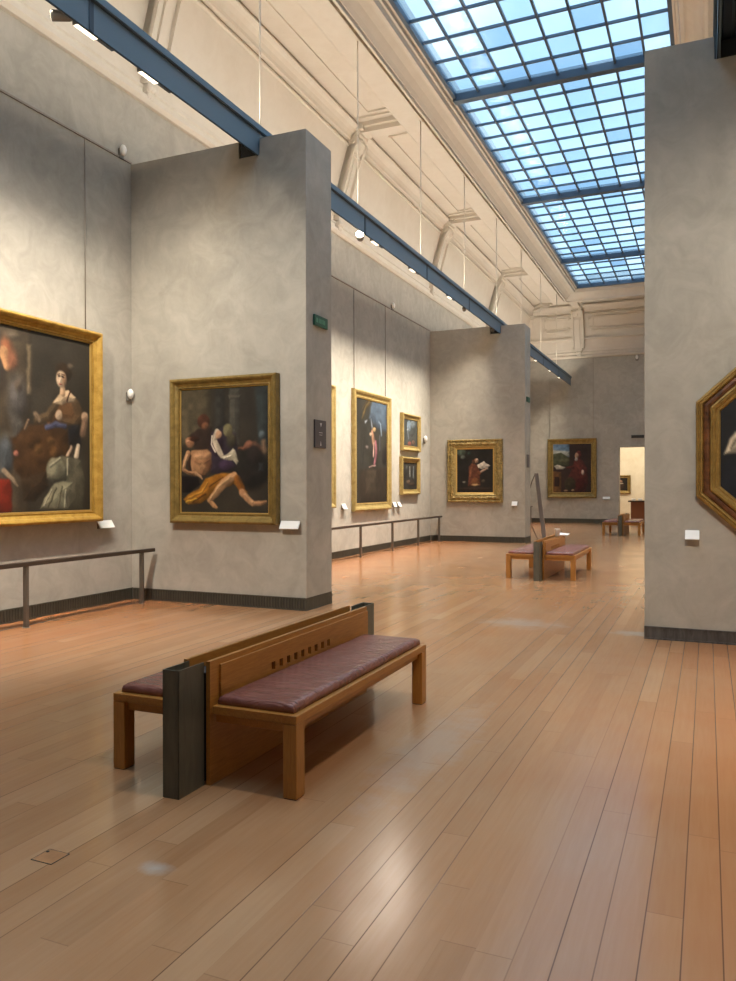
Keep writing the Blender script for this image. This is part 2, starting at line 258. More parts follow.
ART_NURSING=[('p', [(-0.025, -0.033), (0.357, -0.016), (0.355, 0.495), (-0.027, 0.488)], (84, 76, 58), 0.03), ('p', [(0.567, 0.008), (0.682, 0.013), (0.681, 0.47), (0.565, 0.468)], (74, 72, 64), 0.02), ('p', [(0.553, 0.061), (0.699, 0.067), (0.682, 0.097), (0.566, 0.093)], (84, 80, 70), 0.015), ('p', [(0.401, 0.001), (0.51, 0.006), (0.509, 0.328), (0.4, 0.326)], (50, 50, 46), 0.03), ('p', [(0.851, 0.006), (0.997, 0.012), (0.995, 0.491), (0.892, 0.489)], (46, 54, 54), 0.03), ('e', (0.786, 0.638, 0.229, 0.182), (34, 32, 28), 0.05), ('p', [(0.087, 0.38), (0.2, 0.32), (0.356, 0.309), (0.4, 0.418), (0.377, 0.603), (0.199, 0.539)], (50, 38, 32), 0.02), ('e', (0.268, 0.263, 0.071, 0.056), (78, 46, 32), 0.015), ('e', (0.285, 0.299, 0.04, 0.031), (120, 80, 56), 0.02), ('p', [(0.356, 0.355), (0.487, 0.312), (0.638, 0.362), (0.659, 0.515), (0.638, 0.637), (0.486, 0.697), (0.337, 0.68), (0.338, 0.494)], (50, 42, 52), 0.02), ('e', (0.421, 0.45, 0.077, 0.092), (44, 30, 42), 0.02), ('e', (0.544, 0.342, 0.056, 0.052), (112, 106, 76), 0.015), ('e', (0.585, 0.422, 0.055, 0.061), (70, 64, 48), 0.03), ('s', [(0.422, 0.349, 0.025), (0.389, 0.418, 0.025), (0.432, 0.488, 0.028), (0.476, 0.543, 0.018)], (206, 190, 164), 0.012), ('e', (0.439, 0.373, 0.035, 0.034), (198, 156, 122), 0.012), ('s', [(0.367, 0.387, 0.008), (0.356, 0.448, 0.006), (0.399, 0.511, 0.006)], (226, 214, 190), 0.008), ('p', [(0.465, 0.558), (0.535, 0.529), (0.606, 0.487), (0.629, 0.499), (0.668, 0.592), (0.648, 0.619), (0.606, 0.583), (0.53, 0.587)], (198, 188, 160), 0.012), ('s', [(0.508, 0.562, 0.009), (0.578, 0.544, 0.009)], (226, 214, 188), 0.01), ('e', (0.519, 0.62, 0.082, 0.043), (70, 52, 74), 0.02), ('e', (0.105, 0.428, 0.057, 0.044), (158, 114, 82), 0.014), ('e', (0.155, 0.4, 0.056, 0.022), (52, 30, 22), 0.015), ('e', (0.083, 0.421, 0.02, 0.012), (192, 146, 110), 0.012), ('p', [(0.128, 0.494), (0.311, 0.488), (0.355, 0.52), (0.351, 0.603), (0.324, 0.665), (0.27, 0.699), (0.167, 0.704), (0.122, 0.663), (0.109, 0.6), (0.105, 0.53)], (170, 126, 88), 0.014), ('e', (0.211, 0.539, 0.058, 0.031), (200, 154, 112), 0.03), ('e', (0.3, 0.537, 0.04, 0.028), (180, 136, 98), 0.03), ('e', (0.233, 0.633, 0.053, 0.047), (176, 132, 92), 0.03), ('e', (0.324, 0.618, 0.031, 0.053), (104, 70, 48), 0.03), ('s', [(0.163, 0.582, 0.006), (0.222, 0.602, 0.008)], (138, 98, 68), 0.03), ('s', [(0.28, 0.593, 0.006), (0.329, 0.575, 0.006)], (130, 92, 64), 0.03), ('e', (0.248, 0.672, 0.02, 0.022), (140, 100, 70), 0.03), ('s', [(0.176, 0.695, 0.006), (0.288, 0.696, 0.006)], (90, 60, 40), 0.02), ('s', [(0.105, 0.537, 0.011), (0.091, 0.608, 0.011), (0.109, 0.663, 0.009)], (58, 36, 26), 0.012), ('s', [(0.087, 0.518, 0.024), (0.041, 0.584, 0.019), (0.027, 0.647, 0.017), (0.086, 0.675, 0.016), (0.176, 0.682, 0.013)], (176, 132, 94), 0.01), ('s', [(0.176, 0.682, 0.013), (0.226, 0.705, 0.011), (0.248, 0.73, 0.006)], (186, 146, 108), 0.01), ('s', [(0.068, 0.537, 0.008), (0.027, 0.625, 0.008)], (212, 170, 128), 0.02), ('s', [(0.041, 0.663, 0.005), (0.154, 0.695, 0.005)], (110, 76, 52), 0.012), ('p', [(0.006, 0.702), (0.199, 0.711), (0.221, 0.773), (0.108, 0.836), (0.006, 0.836)], (22, 18, 20), 0.015), ('p', [(0.021, 0.896), (0.085, 0.851), (0.21, 0.808), (0.284, 0.724), (0.464, 0.681), (0.633, 0.692), (0.663, 0.759), (0.765, 0.835), (0.701, 0.835), (0.616, 0.774), (0.442, 0.82), (0.336, 0.882), (0.232, 0.926), (0.085, 0.933)], (158, 104, 34), 0.014), ('s', [(0.085, 0.883, 0.011), (0.243, 0.836, 0.011), (0.31, 0.758, 0.009)], (196, 142, 56), 0.012), ('s', [(0.13, 0.917, 0.006), (0.288, 0.851, 0.006)], (96, 58, 20), 0.01), ('s', [(0.332, 0.789, 0.006), (0.486, 0.715, 0.006)], (112, 68, 24), 0.01), ('s', [(0.062, 0.914, 0.009), (0.176, 0.892, 0.009)], (206, 160, 62), 0.012), ('s', [(0.62, 0.704, 0.031), (0.508, 0.759, 0.04), (0.42, 0.836, 0.031), (0.336, 0.901, 0.023), (0.387, 0.944, 0.019), (0.42, 0.962, 0.011)], (188, 142, 98), 0.012), ('s', [(0.573, 0.716, 0.011), (0.442, 0.789, 0.012), (0.354, 0.879, 0.009)], (216, 174, 126), 0.02), ('s', [(0.654, 0.729, 0.031), (0.697, 0.802, 0.03)], (150, 92, 34), 0.014), ('s', [(0.705, 0.835, 0.029), (0.769, 0.89, 0.026), (0.827, 0.923, 0.023), (0.911, 0.923, 0.018), (0.965, 0.91, 0.012)], (184, 138, 98), 0.012), ('s', [(0.735, 0.851, 0.009), (0.819, 0.911, 0.009)], (212, 170, 126), 0.02), ('s', [(0.787, 0.457, 0.03), (0.723, 0.489, 0.014), (0.67, 0.488, 0.008)], (122, 80, 60), 0.02), ('e', (0.787, 0.457, 0.046, 0.03), (140, 92, 70), 0.02), ('s', [(0.85, 0.458, 0.018), (0.933, 0.505, 0.021)], (104, 72, 56), 0.03), ('e', (0.925, 0.387, 0.031, 0.03), (92, 104, 108), 0.02), ('s', [(0.944, 0.445, 0.021), (0.954, 0.52, 0.024)], (120, 96, 74), 0.03), ('e', (0.85, 0.549, 0.083, 0.075), (40, 34, 32), 0.04), ('e', (0.807, 0.699, 0.126, 0.083), (32, 30, 28), 0.05), ('p', [(0.891, 0.609), (0.943, 0.61), (0.943, 0.67), (0.891, 0.67)], (52, 58, 62), 0.02)]
ART_ALTAR=[('p', [(0.51, -0.006), (1.023, -0.021), (1.021, 0.281), (0.692, 0.267), (0.407, 0.178)], (82, 98, 114), 0.04), ('s', [(0.459, -0.002, 0.021), (0.307, 0.068, 0.02), (0.183, 0.191, 0.012)], (104, 88, 54), 0.02), ('s', [(0.357, 0.006, 0.009), (0.184, 0.105, 0.009)], (70, 58, 38), 0.02), ('p', [(0.084, 0.682), (1.019, 0.653), (1.017, 1.025), (0.082, 1.01)], (50, 43, 36), 0.03), ('p', [(0.289, 0.686), (0.663, 0.681), (0.662, 0.929), (0.287, 0.926)], (64, 56, 46), 0.015), ('s', [(0.281, 0.222, 0.013), (0.341, 0.204, 0.009)], (150, 160, 166), 0.015), ('s', [(0.473, 0.189, 0.012), (0.503, 0.261, 0.018)], (120, 128, 138), 0.02), ('s', [(0.508, 0.306, 0.027), (0.544, 0.408, 0.036)], (160, 122, 98), 0.02), ('e', (0.576, 0.278, 0.052, 0.02), (210, 180, 128), 0.01), ('e', (0.457, 0.33, 0.046, 0.018), (196, 176, 150), 0.012), ('s', [(0.617, 0.405, 0.024), (0.638, 0.509, 0.027), (0.574, 0.618, 0.024)], (150, 96, 104), 0.015), ('s', [(0.559, 0.422, 0.015), (0.543, 0.542, 0.015)], (184, 152, 138), 0.015), ('s', [(0.404, 0.651, 0.006), (0.616, 0.632, 0.009)], (178, 150, 138), 0.01), ('s', [(0.724, 0.197, 0.014), (0.789, 0.216, 0.012), (0.81, 0.322, 0.017)], (130, 146, 160), 0.015), ('s', [(0.756, 0.339, 0.012), (0.755, 0.476, 0.015)], (86, 86, 92), 0.02), ('e', (0.33, 0.46, 0.045, 0.016), (136, 128, 124), 0.015), ('s', [(0.231, 0.362, 0.012), (0.181, 0.609, 0.017)], (56, 54, 50), 0.03), ('e', (0.908, 0.532, 0.089, 0.092), (40, 36, 34), 0.03)]
ART_SMALL_UPPER=[('e', (0.402, 0.25, 0.146, 0.202), (128, 146, 160), 0.03), ('e', (0.685, 0.157, 0.172, 0.157), (112, 122, 126), 0.04), ('s', [(0.32, 0.496, 0.059), (0.381, 0.727, 0.059)], (110, 118, 122), 0.02), ('e', (0.442, 0.912, 0.125, 0.083), (142, 84, 74), 0.02), ('e', (0.716, 0.841, 0.107, 0.084), (120, 92, 78), 0.02), ('e', (0.32, 0.407, 0.061, 0.048), (170, 180, 186), 0.015), ('e', (0.579, 0.529, 0.127, 0.096), (70, 72, 70), 0.03)]
ART_SMALL_LOWER=[('s', [(0.501, 0.189, 0.06), (0.511, 0.487, 0.072)], (140, 142, 136), 0.02), ('s', [(0.762, 0.18, 0.054), (0.74, 0.542, 0.06)], (122, 128, 128), 0.02), ('e', (0.397, 0.715, 0.123, 0.071), (100, 84, 70), 0.02), ('e', (0.297, 0.196, 0.071, 0.083), (84, 86, 84), 0.03), ('e', (0.655, 0.814, 0.191, 0.072), (60, 48, 40), 0.03)]
ART_FRIAR=[('e', (0.128, 0.073, 0.128, 0.083), (88, 102, 88), 0.03), ('e', (0.168, 0.183, 0.064, 0.044), (104, 112, 104), 0.03), ('e', (0.34, 0.099, 0.055, 0.044), (44, 62, 56), 0.03), ('p', [(0.327, 0.408), (0.439, 0.307), (0.617, 0.404), (0.636, 0.627), (0.659, 0.849), (0.303, 0.861), (0.335, 0.593)], (104, 60, 42), 0.015), ('s', [(0.407, 0.434, 0.032), (0.383, 0.625, 0.029)], (136, 84, 58), 0.02), ('e', (0.51, 0.753, 0.102, 0.096), (126, 82, 50), 0.03), ('e', (0.542, 0.27, 0.059, 0.057), (164, 130, 104), 0.012), ('e', (0.463, 0.295, 0.039, 0.051), (86, 56, 40), 0.015), ('e', (0.558, 0.245, 0.027, 0.025), (206, 184, 160), 0.01), ('p', [(0.557, 0.366), (0.684, 0.316), (0.746, 0.279), (0.801, 0.33), (0.926, 0.382), (0.864, 0.426), (0.864, 0.476), (0.77, 0.444), (0.699, 0.469), (0.597, 0.436)], (212, 202, 184), 0.012), ('s', [(0.616, 0.55, 0.025), (0.738, 0.488, 0.025), (0.832, 0.454, 0.016)], (200, 166, 140), 0.012), ('s', [(0.597, 0.531, 0.029), (0.644, 0.563, 0.025)], (120, 70, 48), 0.015), ('e', (0.509, 0.823, 0.111, 0.026), (190, 158, 112), 0.015), ('e', (0.199, 0.759, 0.044, 0.022), (136, 132, 120), 0.02), ('e', (0.73, 0.735, 0.051, 0.038), (88, 76, 62), 0.02), ('e', (0.517, 0.912, 0.432, 0.039), (58, 44, 34), 0.03)]
ART_HERMIT=[('p', [(-0.013, -0.032), (0.432, -0.024), (0.432, 0.275), (-0.013, 0.173)], (112, 140, 166), 0.012), ('p', [(-0.013, 0.116), (0.432, 0.155), (0.432, 0.259), (-0.013, 0.229)], (186, 188, 178), 0.03), ('p', [(-0.013, 0.205), (0.216, 0.176), (0.432, 0.291), (0.432, 0.455), (-0.013, 0.471)], (74, 78, 56), 0.015), ('e', (0.291, 0.345, 0.131, 0.048), (98, 98, 70), 0.03), ('p', [(-0.013, 0.559), (0.22, 0.577), (0.22, 1.034), (-0.014, 1.034)], (112, 76, 44), 0.012), ('p', [(0.038, 0.672), (0.17, 0.681), (0.17, 0.873), (0.038, 0.873)], (44, 30, 24), 0.01), ('p', [(0.028, 0.451), (0.119, 0.424), (0.342, 0.482), (0.271, 0.521), (0.089, 0.52)], (196, 188, 170), 0.01), ('p', [(0.552, 0.356), (0.642, 0.27), (0.791, 0.359), (0.9, 0.519), (0.919, 0.796), (0.84, 0.985), (0.341, 0.994), (0.362, 0.754), (0.502, 0.515)], (88, 42, 38), 0.015), ('s', [(0.642, 0.397, 0.056), (0.766, 0.517, 0.063), (0.791, 0.676, 0.055)], (106, 50, 44), 0.02), ('e', (0.452, 0.834, 0.15, 0.144), (60, 54, 38), 0.03), ('e', (0.731, 0.835, 0.129, 0.135), (70, 26, 26), 0.03), ('e', (0.672, 0.231, 0.075, 0.087), (112, 52, 48), 0.012), ('e', (0.622, 0.246, 0.05, 0.063), (186, 148, 118), 0.012), ('e', (0.612, 0.317, 0.04, 0.04), (180, 172, 160), 0.012), ('s', [(0.522, 0.476, 0.032), (0.372, 0.49, 0.02)], (90, 40, 34), 0.015), ('e', (0.781, 0.589, 0.035, 0.055), (214, 196, 178), 0.01), ('e', (0.341, 0.962, 0.051, 0.02), (176, 146, 112), 0.012), ('e', (0.522, 0.954, 0.04, 0.024), (176, 146, 112), 0.012)]
ART_OCTAGON=[('p', [(0.046, 0.57), (0.912, 0.581), (1.024, 0.989), (-0.081, 1.006)], (30, 32, 38), 0.03), ('e', (0.484, 0.198, 0.124, 0.139), (48, 36, 28), 0.04), ('e', (0.491, 0.242, 0.078, 0.107), (176, 138, 108), 0.02), ('e', (0.524, 0.257, 0.045, 0.087), (120, 88, 66), 0.04), ('e', (0.456, 0.226, 0.015, 0.007), (60, 42, 34), 0.012), ('e', (0.512, 0.228, 0.015, 0.007), (60, 42, 34), 0.012), ('e', (0.477, 0.296, 0.02, 0.008), (130, 76, 64), 0.012), ('s', [(0.486, 0.343, 0.032), (0.486, 0.416, 0.041)], (150, 114, 90), 0.02), ('p', [(0.027, 0.542), (0.046, 0.495), (0.075, 0.436), (0.106, 0.389), (0.234, 0.41), (0.484, 0.488), (0.726, 0.422), (0.841, 0.407), (0.898, 0.496), (0.915, 0.556), (0.741, 0.622), (0.484, 0.656), (0.218, 0.616), (0.117, 0.533), (0.075, 0.537)], (206, 190, 162), 0.015), ('s', [(0.078, 0.495, 0.007), (0.109, 0.436, 0.007)], (150, 136, 112), 0.012), ('s', [(0.484, 0.503, 0.009), (0.484, 0.641, 0.009)], (150, 136, 112), 0.012)]
ART_EDGE=[('p', [(0.0, 0.0), (1, 0.0), (1, 0.16), (0, 0.2)], (112, 78, 44), 0.05), ('p', [(0.0, 0.3), (1, 0.3), (1, 0.55), (0, 0.5)], (44, 44, 38), 0.05), ('e', (0.8, 0.56, 0.3, 0.05), (140, 134, 112), 0.04), ('e', (0.6, 0.75, 0.4, 0.15), (58, 50, 36), 0.06), ('e', (0.45, 0.4, 0.12, 0.2), (130, 100, 76), 0.03)]
ART_DARK=[('e', (0.5, 0.3, 0.14, 0.12), (168, 130, 104), 0.02), ('e', (0.5, 0.62, 0.3, 0.26), (66, 48, 36), 0.03), ('e', (0.5, 0.44, 0.2, 0.05), (190, 180, 160), 0.015)]
# ------------------------------------------------------------------ room shell
XL,XR,YR,YE=-7.58,2.2,-4.7,35.0
PX0,PX1=-4.75,-.61            # inner ends of the piers
HP=6.22
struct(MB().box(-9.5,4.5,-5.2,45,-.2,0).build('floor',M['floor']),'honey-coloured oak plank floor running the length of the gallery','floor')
struct(MB().box(XL-.3,XL,YR-.3,YE+.5,0,7.35).build('wall_left',M['stucco']),'long grey stucco wall along the left of the gallery','wall')
struct(MB().box(XR,XR+.3,YR-.3,YE+.5,0,7.35).build('wall_right',M['stucco']),'long grey stucco wall behind the right-hand piers','wall')
struct(MB().box(XL,XR,YR-.3,YR,0,7.35).build('wall_rear',M['stucco']),'grey stucco wall closing the near end of the gallery','wall')
DX0,DX1,DZ=-3.48,-1.9,3.29
mb=MB(); mb.box(XL,DX0,YE,YE+.45,0,7.35).box(DX1,XR,YE,YE+.45,0,7.35).box(DX0,DX1,YE,YE+.45,DZ,7.35)
struct(mb.build('wall_end',M['stucco']),'grey stucco end wall with a doorway opening','wall')
# room beyond the doorway
struct(MB().box(-8.5,3.5,41,41.3,0,5).build('wall_beyond',M['farwall']),'cream wall of the room seen through the doorway','wall')
struct(MB().box(-8.8,-8.5,YE+.45,41.3,0,5).build('wall_beyond_left',M['farwall']),'cream side wall on the left of the room beyond','wall')
struct(MB().box(3.5,3.8,YE+.45,41.3,0,5).build('wall_beyond_right',M['farwall']),'cream side wall on the right of the room beyond','wall')
struct(MB().box(-8.8,3.8,YE+.45,41.3,5,5.2).build('ceiling_beyond',M['plaster']),'plain ceiling of the room beyond the doorway','ceiling')

NZ=6.0  # bottom of the beam pockets
def pier(name,y0,side,label):
    if side<0: poly=[(XL,0),(PX0,0),(PX0,HP),(-5.445,HP),(-5.445,NZ),(-5.76,NZ),(-5.76,HP),(XL,HP)]
    else: poly=[(PX1,0),(XR,0),(XR,HP-.05),(.375,HP-.05),(.375,NZ-.06),(.06,NZ-.06),(.06,HP-.05),(PX1,HP-.05)]
    return struct(MB().prism(poly,1,y0,y0+.74).build(name,M['stucco'],None,.004,1),label,'partition wall')
YP=[(8.94,8.71),(22.1,22.0)]
pier('wall_partition',YP[0][0],-1,'nearer tall grey partition wall on the left, carrying the nursing-scene painting')
pier('wall_partition',YP[1][0],-1,'farther tall grey partition wall on the left, carrying the carved-frame painting')
pier('wall_partition',YP[0][1],1,'tall grey partition wall on the right, carrying the octagonal painting')
pier('wall_partition',YP[1][1],1,'farther grey partition wall on the right, hidden behind the nearer one')

# ------------------------------------------------------------------ baseboards (metal heating grilles)
def grille(name, x0,y0,x1,y1, nx,ny, label, fins=True, h=.165, t=.022, mk='grille'):
    """runs from (x0,y0) to (x1,y1); (nx,ny) points out of the wall"""
    root=empty(name,(x0,y0,0)); struct(root,label,'baseboard')
    d=Vector((x1-x0,y1-y0,0)); ln=d.length; d/=ln; n=Vector((nx,ny,0))
    def bx(mb,a,b,o0,o1,z0,z1):
        p=[d*a+n*o0,d*b+n*o0,d*b+n*o1,d*a+n*o1]
        mb.add([(q.x,q.y,z) for z in (z0,z1) for q in p],[(0,3,2,1),(4,5,6,7),(0,1,5,4),(1,2,6,5),(2,3,7,6),(3,0,4,7)])
    b=MB(); bx(b,0,ln,0.001,t*.55,0,h-.012); b.build('back_plate',M['grilleback'] if fins else M[mk],root)
    c=MB(); bx(c,0,ln,0.001,t,h-.014,h); bx(c,0,ln,0.001,t,0,.016); c.build('rim',M[mk],root)
    if fins:
        f=MB(); s=.042; k=0
        while k*s<ln-.02: bx(f,k*s,k*s+.024,t*.55,t*.95,.016,h-.014); k+=1
        f.build('fins',M['grille'],root)
    return root
e=.035
grille('baseboard_left',XL,YR+.02,XL,YP[0][0],1,0,'dark slatted metal grille skirting along the near left wall')
grille('baseboard_pier',XL+e,YP[0][0],PX0,YP[0][0],0,-1,'dark slatted grille skirting across the front of the nearer left partition')
grille('baseboard_pier_side',PX0,YP[0][0]-.02,PX0,YP[0][0]+.74,1,0,'plain dark skirting plate on the end face of the nearer left partition',False,.165,.006)
grille('baseboard_left_middle',XL,YP[0][0]+.76,XL,YP[1][0],1,0,'dark grille skirting along the left wall of the middle bay')
grille('baseboard_pier_middle',XL+e,YP[1][0],PX0,YP[1][0],0,-1,'dark skirting across the front of the farther left partition')
grille('baseboard_pier_middle_side',PX0,YP[1][0]-.02,PX0,YP[1][0]+.74,1,0,'plain dark skirting on the end face of the farther left partition',False,.165,.02)
grille('baseboard_left_far',XL,YP[1][0]+.76,XL,YE,1,0,'dark skirting along the left wall of the farthest bay',False)
grille('baseboard_end',XL+e,YE,DX0,YE,0,-1,'grey skirting along the end wall left of the doorway',False,.2)
grille('baseboard_end_right',DX1,YE,XR,YE,0,-1,'grey skirting along the end wall right of the doorway',False,.2)
grille('baseboard_right',PX1,YP[0][1],XR,YP[0][1],0,-1,'dark streaked metal skirting across the foot of the right partition',False,.135,.02,'streak')
grille('baseboard_right_side',PX1,YP[0][1]-.02,PX1,YP[0][1]+.74,-1,0,'plain dark skirting on the end face of the right partition',False,.135,.003,'streak')

# thin dark inlay strip in the floor near the left wall
struct(MB().box(-7.26,-7.235,YR+.1,YP[0][0]-.05,0,.002).build('trim_1',M['grilleback']),'thin dark strip let into the floor along the left wall','floor strip')
struct(MB().box(-7.26,-7.235,YP[0][0]+.8,YP[1][0]-.05,0,.002).build('trim_2',M['grilleback']),'thin dark strip in the floor of the middle bay','floor strip')

# picture rails
struct(MB().box(XL,XL+.022,YR,YP[0][0],6.225,6.25).build('trim_3',M['rodgrey']),'thin metal picture rail high on the near left wall','picture rail')
struct(MB().box(XL,XL+.022,YP[0][0]+.74,YP[1][0],6.225,6.25).build('trim_4',M['rodgrey']),'thin metal picture rail high on the middle left wall','picture rail')
struct(MB().box(XL,XL+.022,YP[1][0]+.74,YE,6.225,6.25).build('trim_5',M['rodgrey']),'thin metal picture rail high on the farthest left wall','picture rail')

# ------------------------------------------------------------------ ceiling: moulded ring round the skylight
SX0,SX1,SY0,SY1,SZ=-4.83,-.55,YR+2.75,YE-2.75,9.65
PROF=[(2.75,7.2),(2.69,7.2),(2.64,7.25),(2.64,7.30),(2.70,7.33),(2.70,7.39),(2.675,7.41),(2.675,7.44),(2.715,7.46),(2.715,7.5),(2.69,7.6),(2.61,8.0),(2.50,8.4),(2.385,8.8),(2.33,8.98),
 (2.33,8.985),(2.285,8.99),(2.285,9.03),(2.36,9.04),(2.36,9.10),(2.24,9.11),(2.23,9.17),(2.195,9.24),(2.14,9.30),(2.085,9.33),(2.05,9.34),(2.05,9.37),(2.15,9.38),(2.15,9.45),
 (1.18,9.45),(1.18,9.36),(1.14,9.34),(1.14,9.27),(1.09,9.25),(.64,9.25),(.64,9.40),(.555,9.40),(.55,9.20),(.505,9.18),(.49,9.18),(.49,9.25),(.47,9.25),(.42,9.32),(.33,9.41),(.23,9.47),(.175,9.49),(.175,9.44),(.115,9.44),(.09,9.53),(.05,9.53),(.04,9.60),(0,9.61),(0,9.74),
 (0,10.05),(3.0,10.05),(3.0,7.2)]
vs_=[];fs_=[]
for d,z in PROF:
    vs_+= [(SX0-d,SY0-d,z),(SX1+d,SY0-d,z),(SX1+d,SY1+d,z),(SX0-d,SY1+d,z)]
n=len(PROF)
for i in range(n):
    j=(i+1)%n
    for k in range(4): fs_.append((i*4+k,i*4+(k+1)%4,j*4+(k+1)%4,j*4+k))
struct(MB().add(vs_,fs_).build('ceiling',M['plaster']),'cream plaster cove and moulded cornice framing the skylight','ceiling')
def cove_out(z):   # distance out from the wall plane of the cove surface at height z
    zs=[7.5,7.6,8.0,8.4,8.8,9.05]; ds=[2.715,2.69,2.61,2.50,2.385,2.30]
    return 2.75-float(np.interp(z,zs,ds))

TR=[5]
def trim(mb,label,cat,m='mould',bev=0):
    TR[0]+=1; return struct(mb.build('trim_%d'%TR[0],M[m],None,bev,1),label,cat)
BY=[-3.55,2.85,9.25,15.65,22.05,28.45]
nm=['first','second','third','fourth','fifth','sixth','seventh']
# bracket: local x across, -y out of the wall, z up
def make_bracket():
    root=empty('ceiling_bracket'); w=.15
    c=MB()
    for k,(z0,z1,hw,o) in enumerate([(7.22,7.27,.05,.07),(7.27,7.34,.08,.1),(7.34,7.46,.11,.13),(7.46,7.56,.14,.16),(7.56,7.62,.17,.19)]): c.box(-hw,hw,-o,0,z0,z1)
    for sx in (-1,0,1):
        c.ball((sx*.07,-.14,7.42),.055,8,6,(1,.8,1.3)); c.ball((sx*.05,-.11,7.31),.04,8,6,(1,.8,1.2))
    c.build('corbel',M['mould'],root)
    s=MB()
    zz=[7.6,8.0,8.4,8.8,9.0]
    def strip(x0,x1,t):
        poly=[(-cove_out(z)+.03,z) for z in zz]+[(-cove_out(z)-t,z) for z in reversed(zz)]
        s.prism(poly,0,x0,x1)
    strip(-.25,.25,.12); strip(-.25,-.17,.19); strip(.17,.25,.19); strip(-.08,.08,.16)
    s.build('strut',M['mould'],root)
    k=MB(); o0=.36
    k.box(-.22,.22,-.70,-.3,9.20,9.30); k.box(-.27,.27,-.78,-.3,9.30,9.39)
    k.prism([(-.36,8.86),(-.46,8.84),(-.55,8.90),(-.62,9.0),(-.66,9.10),(-.64,9.2),(-.34,9.2)],0,-.18,.18)
    k.box(-.24,.24,-.54,-.3,8.78,8.85)
    for sx in (-1,1):
        k.tube([(sx*.17,-.56,9.08),(sx*.25,-.56,9.08)],.12,14); k.tube([(sx*.24,-.56,9.08),(sx*.28,-.56,9.08)],.05,12); k.tube([(sx*.17,-.45,8.92),(sx*.23,-.45,8.92)],.07,12)
    for i in range(5): k.ball((0,-.58-.012*i,8.98+.045*i),.05,8,6)
    k.build('console',M['mould'],root)
    r=MB(); r.box(-.24,.24,-1.64,-.60,9.36,9.45); r.box(-.15,.15,-1.64,-.60,9.26,9.36); r.build('rib',M['mould'],root)
    return root
brk=make_bracket(); first=True
def place_bracket(x,y,rz,label):
    global first
    o=brk if first else copy_tree(brk); first=False
    o.location=(x,y,0); o.rotation_euler=(0,0,rz); struct(o,label,'ceiling bracket'); return o
for i,y in enumerate(BY):
    place_bracket(XL,y,R(90),'cream plaster scroll bracket and ceiling rib on the left cove, %s from the near end'%nm[i])
    place_bracket(XR,y,R(-90),'cream plaster scroll bracket and ceiling rib on the right cove, %s from the near end'%nm[i])
place_bracket(-5.15,YE,0,'cream plaster scroll bracket on the end wall cove, left one')
place_bracket(-.23,YE,0,'cream plaster scroll bracket on the end wall cove, right one')
# corner bracket (diagonal)
o=place_bracket(XL+.06,YE-.06,R(45),'cream plaster scroll bracket filling the far left ceiling corner')
# moulded ceiling panels between ribs
def rect_trim(pts,w,h,up):
    mb=MB(); n=len(pts)
    for i in range(n): mb.bar(pts[i],pts[(i+1)%n],w,h,up)
    return mb
for side,sx in (('left',-1),('right',1)):
    for i,y in enumerate(BY+[YE-.55]):
        y0=BY[i-1] if i else YR+.9; y1=y
        a,b=(SX0-1.70,SX0-1.22) if sx<0 else (SX1+1.22,SX1+1.70)
        q=.62
        mb=rect_trim([(a,y0+q,9.44),(b,y0+q,9.44),(b,y1-q,9.44),(a,y1-q,9.44)],.04,.05,(0,0,1))
        c=.44
        a2,b2=(SX0-2.02,SX0-1.14) if sx<0 else (SX1+1.14,SX1+2.02)
        for p,qq in (((a2,y0+c,9.44),(b2,y0+c,9.44)),((b2,y1-c,9.44),(a2,y1-c,9.44))): mb.bar(p,qq,.05,.06,(0,0,1))
        trim(mb,'thin raised moulding of the %s ceiling panel on the %s'%(nm[i],side),'ceiling moulding')
# end wall: ledge, bands and panel mouldings on the cove
mb=MB(); mb.prism([(YE,7.92),(YE-.1,7.92),(YE-.2,7.99),(YE-.24,8.0),(YE-.24,8.06),(YE,8.1)],0,XL+.1,XR-.1); trim(mb,'projecting cream ledge across the end wall under the panels','cornice')
mb=MB(); mb.box(XL+.1,XR-.1,YE-.06,YE,7.56,7.6).box(XL+.1,XR-.1,YE-.07,YE,7.66,7.69).box(XL+.1,XR-.1,YE-.08,YE,7.8,7.84); trim(mb,'narrow cream bands across the end wall below the ledge','moulding')
mb=MB()
for x in (-5.15,-.23): mb.box(x-.17,x+.17,YE-.16,YE,7.62,7.9); mb.box(x-.2,x+.2,YE-.19,YE,7.84,7.92)
trim(mb,'small cream block below the left end wall bracket','moulding block')
for a,b,l in ((-6.62,-5.45,'left'),(-4.72,-.66,'centre'),(.1,1.3,'right')):
    def P(x,z,t=.012): return (x,YE-cove_out(z)-t,z)
    mb=MB(); z0,z1=8.36,8.98; k=.12
    pts=[P(a+k,z0),P(b-k,z0),P(b-k,z0+k),P(b,z0+k),P(b,z1-k),P(b-k,z1-k),P(b-k,z1),P(a+k,z1),P(a+k,z1-k),P(a,z1-k),P(a,z0+k),P(a+k,z0+k)]
    for i in range(12): mb.bar(pts[i],pts[(i+1)%12],.06,.09,(0,-1,.2))
    g=.1; pts=[P(a+k+g,z0+g),P(b-k-g,z0+g),P(b-k-g,z1-g),P(a+k+g,z1-g)]
    for i in range(4): mb.bar(pts[i],pts[(i+1)%4],.03,.05,(0,-1,.2))
    trim(mb,'raised moulded panel with notched corners, %s one on the end wall'%l,'wall panel')

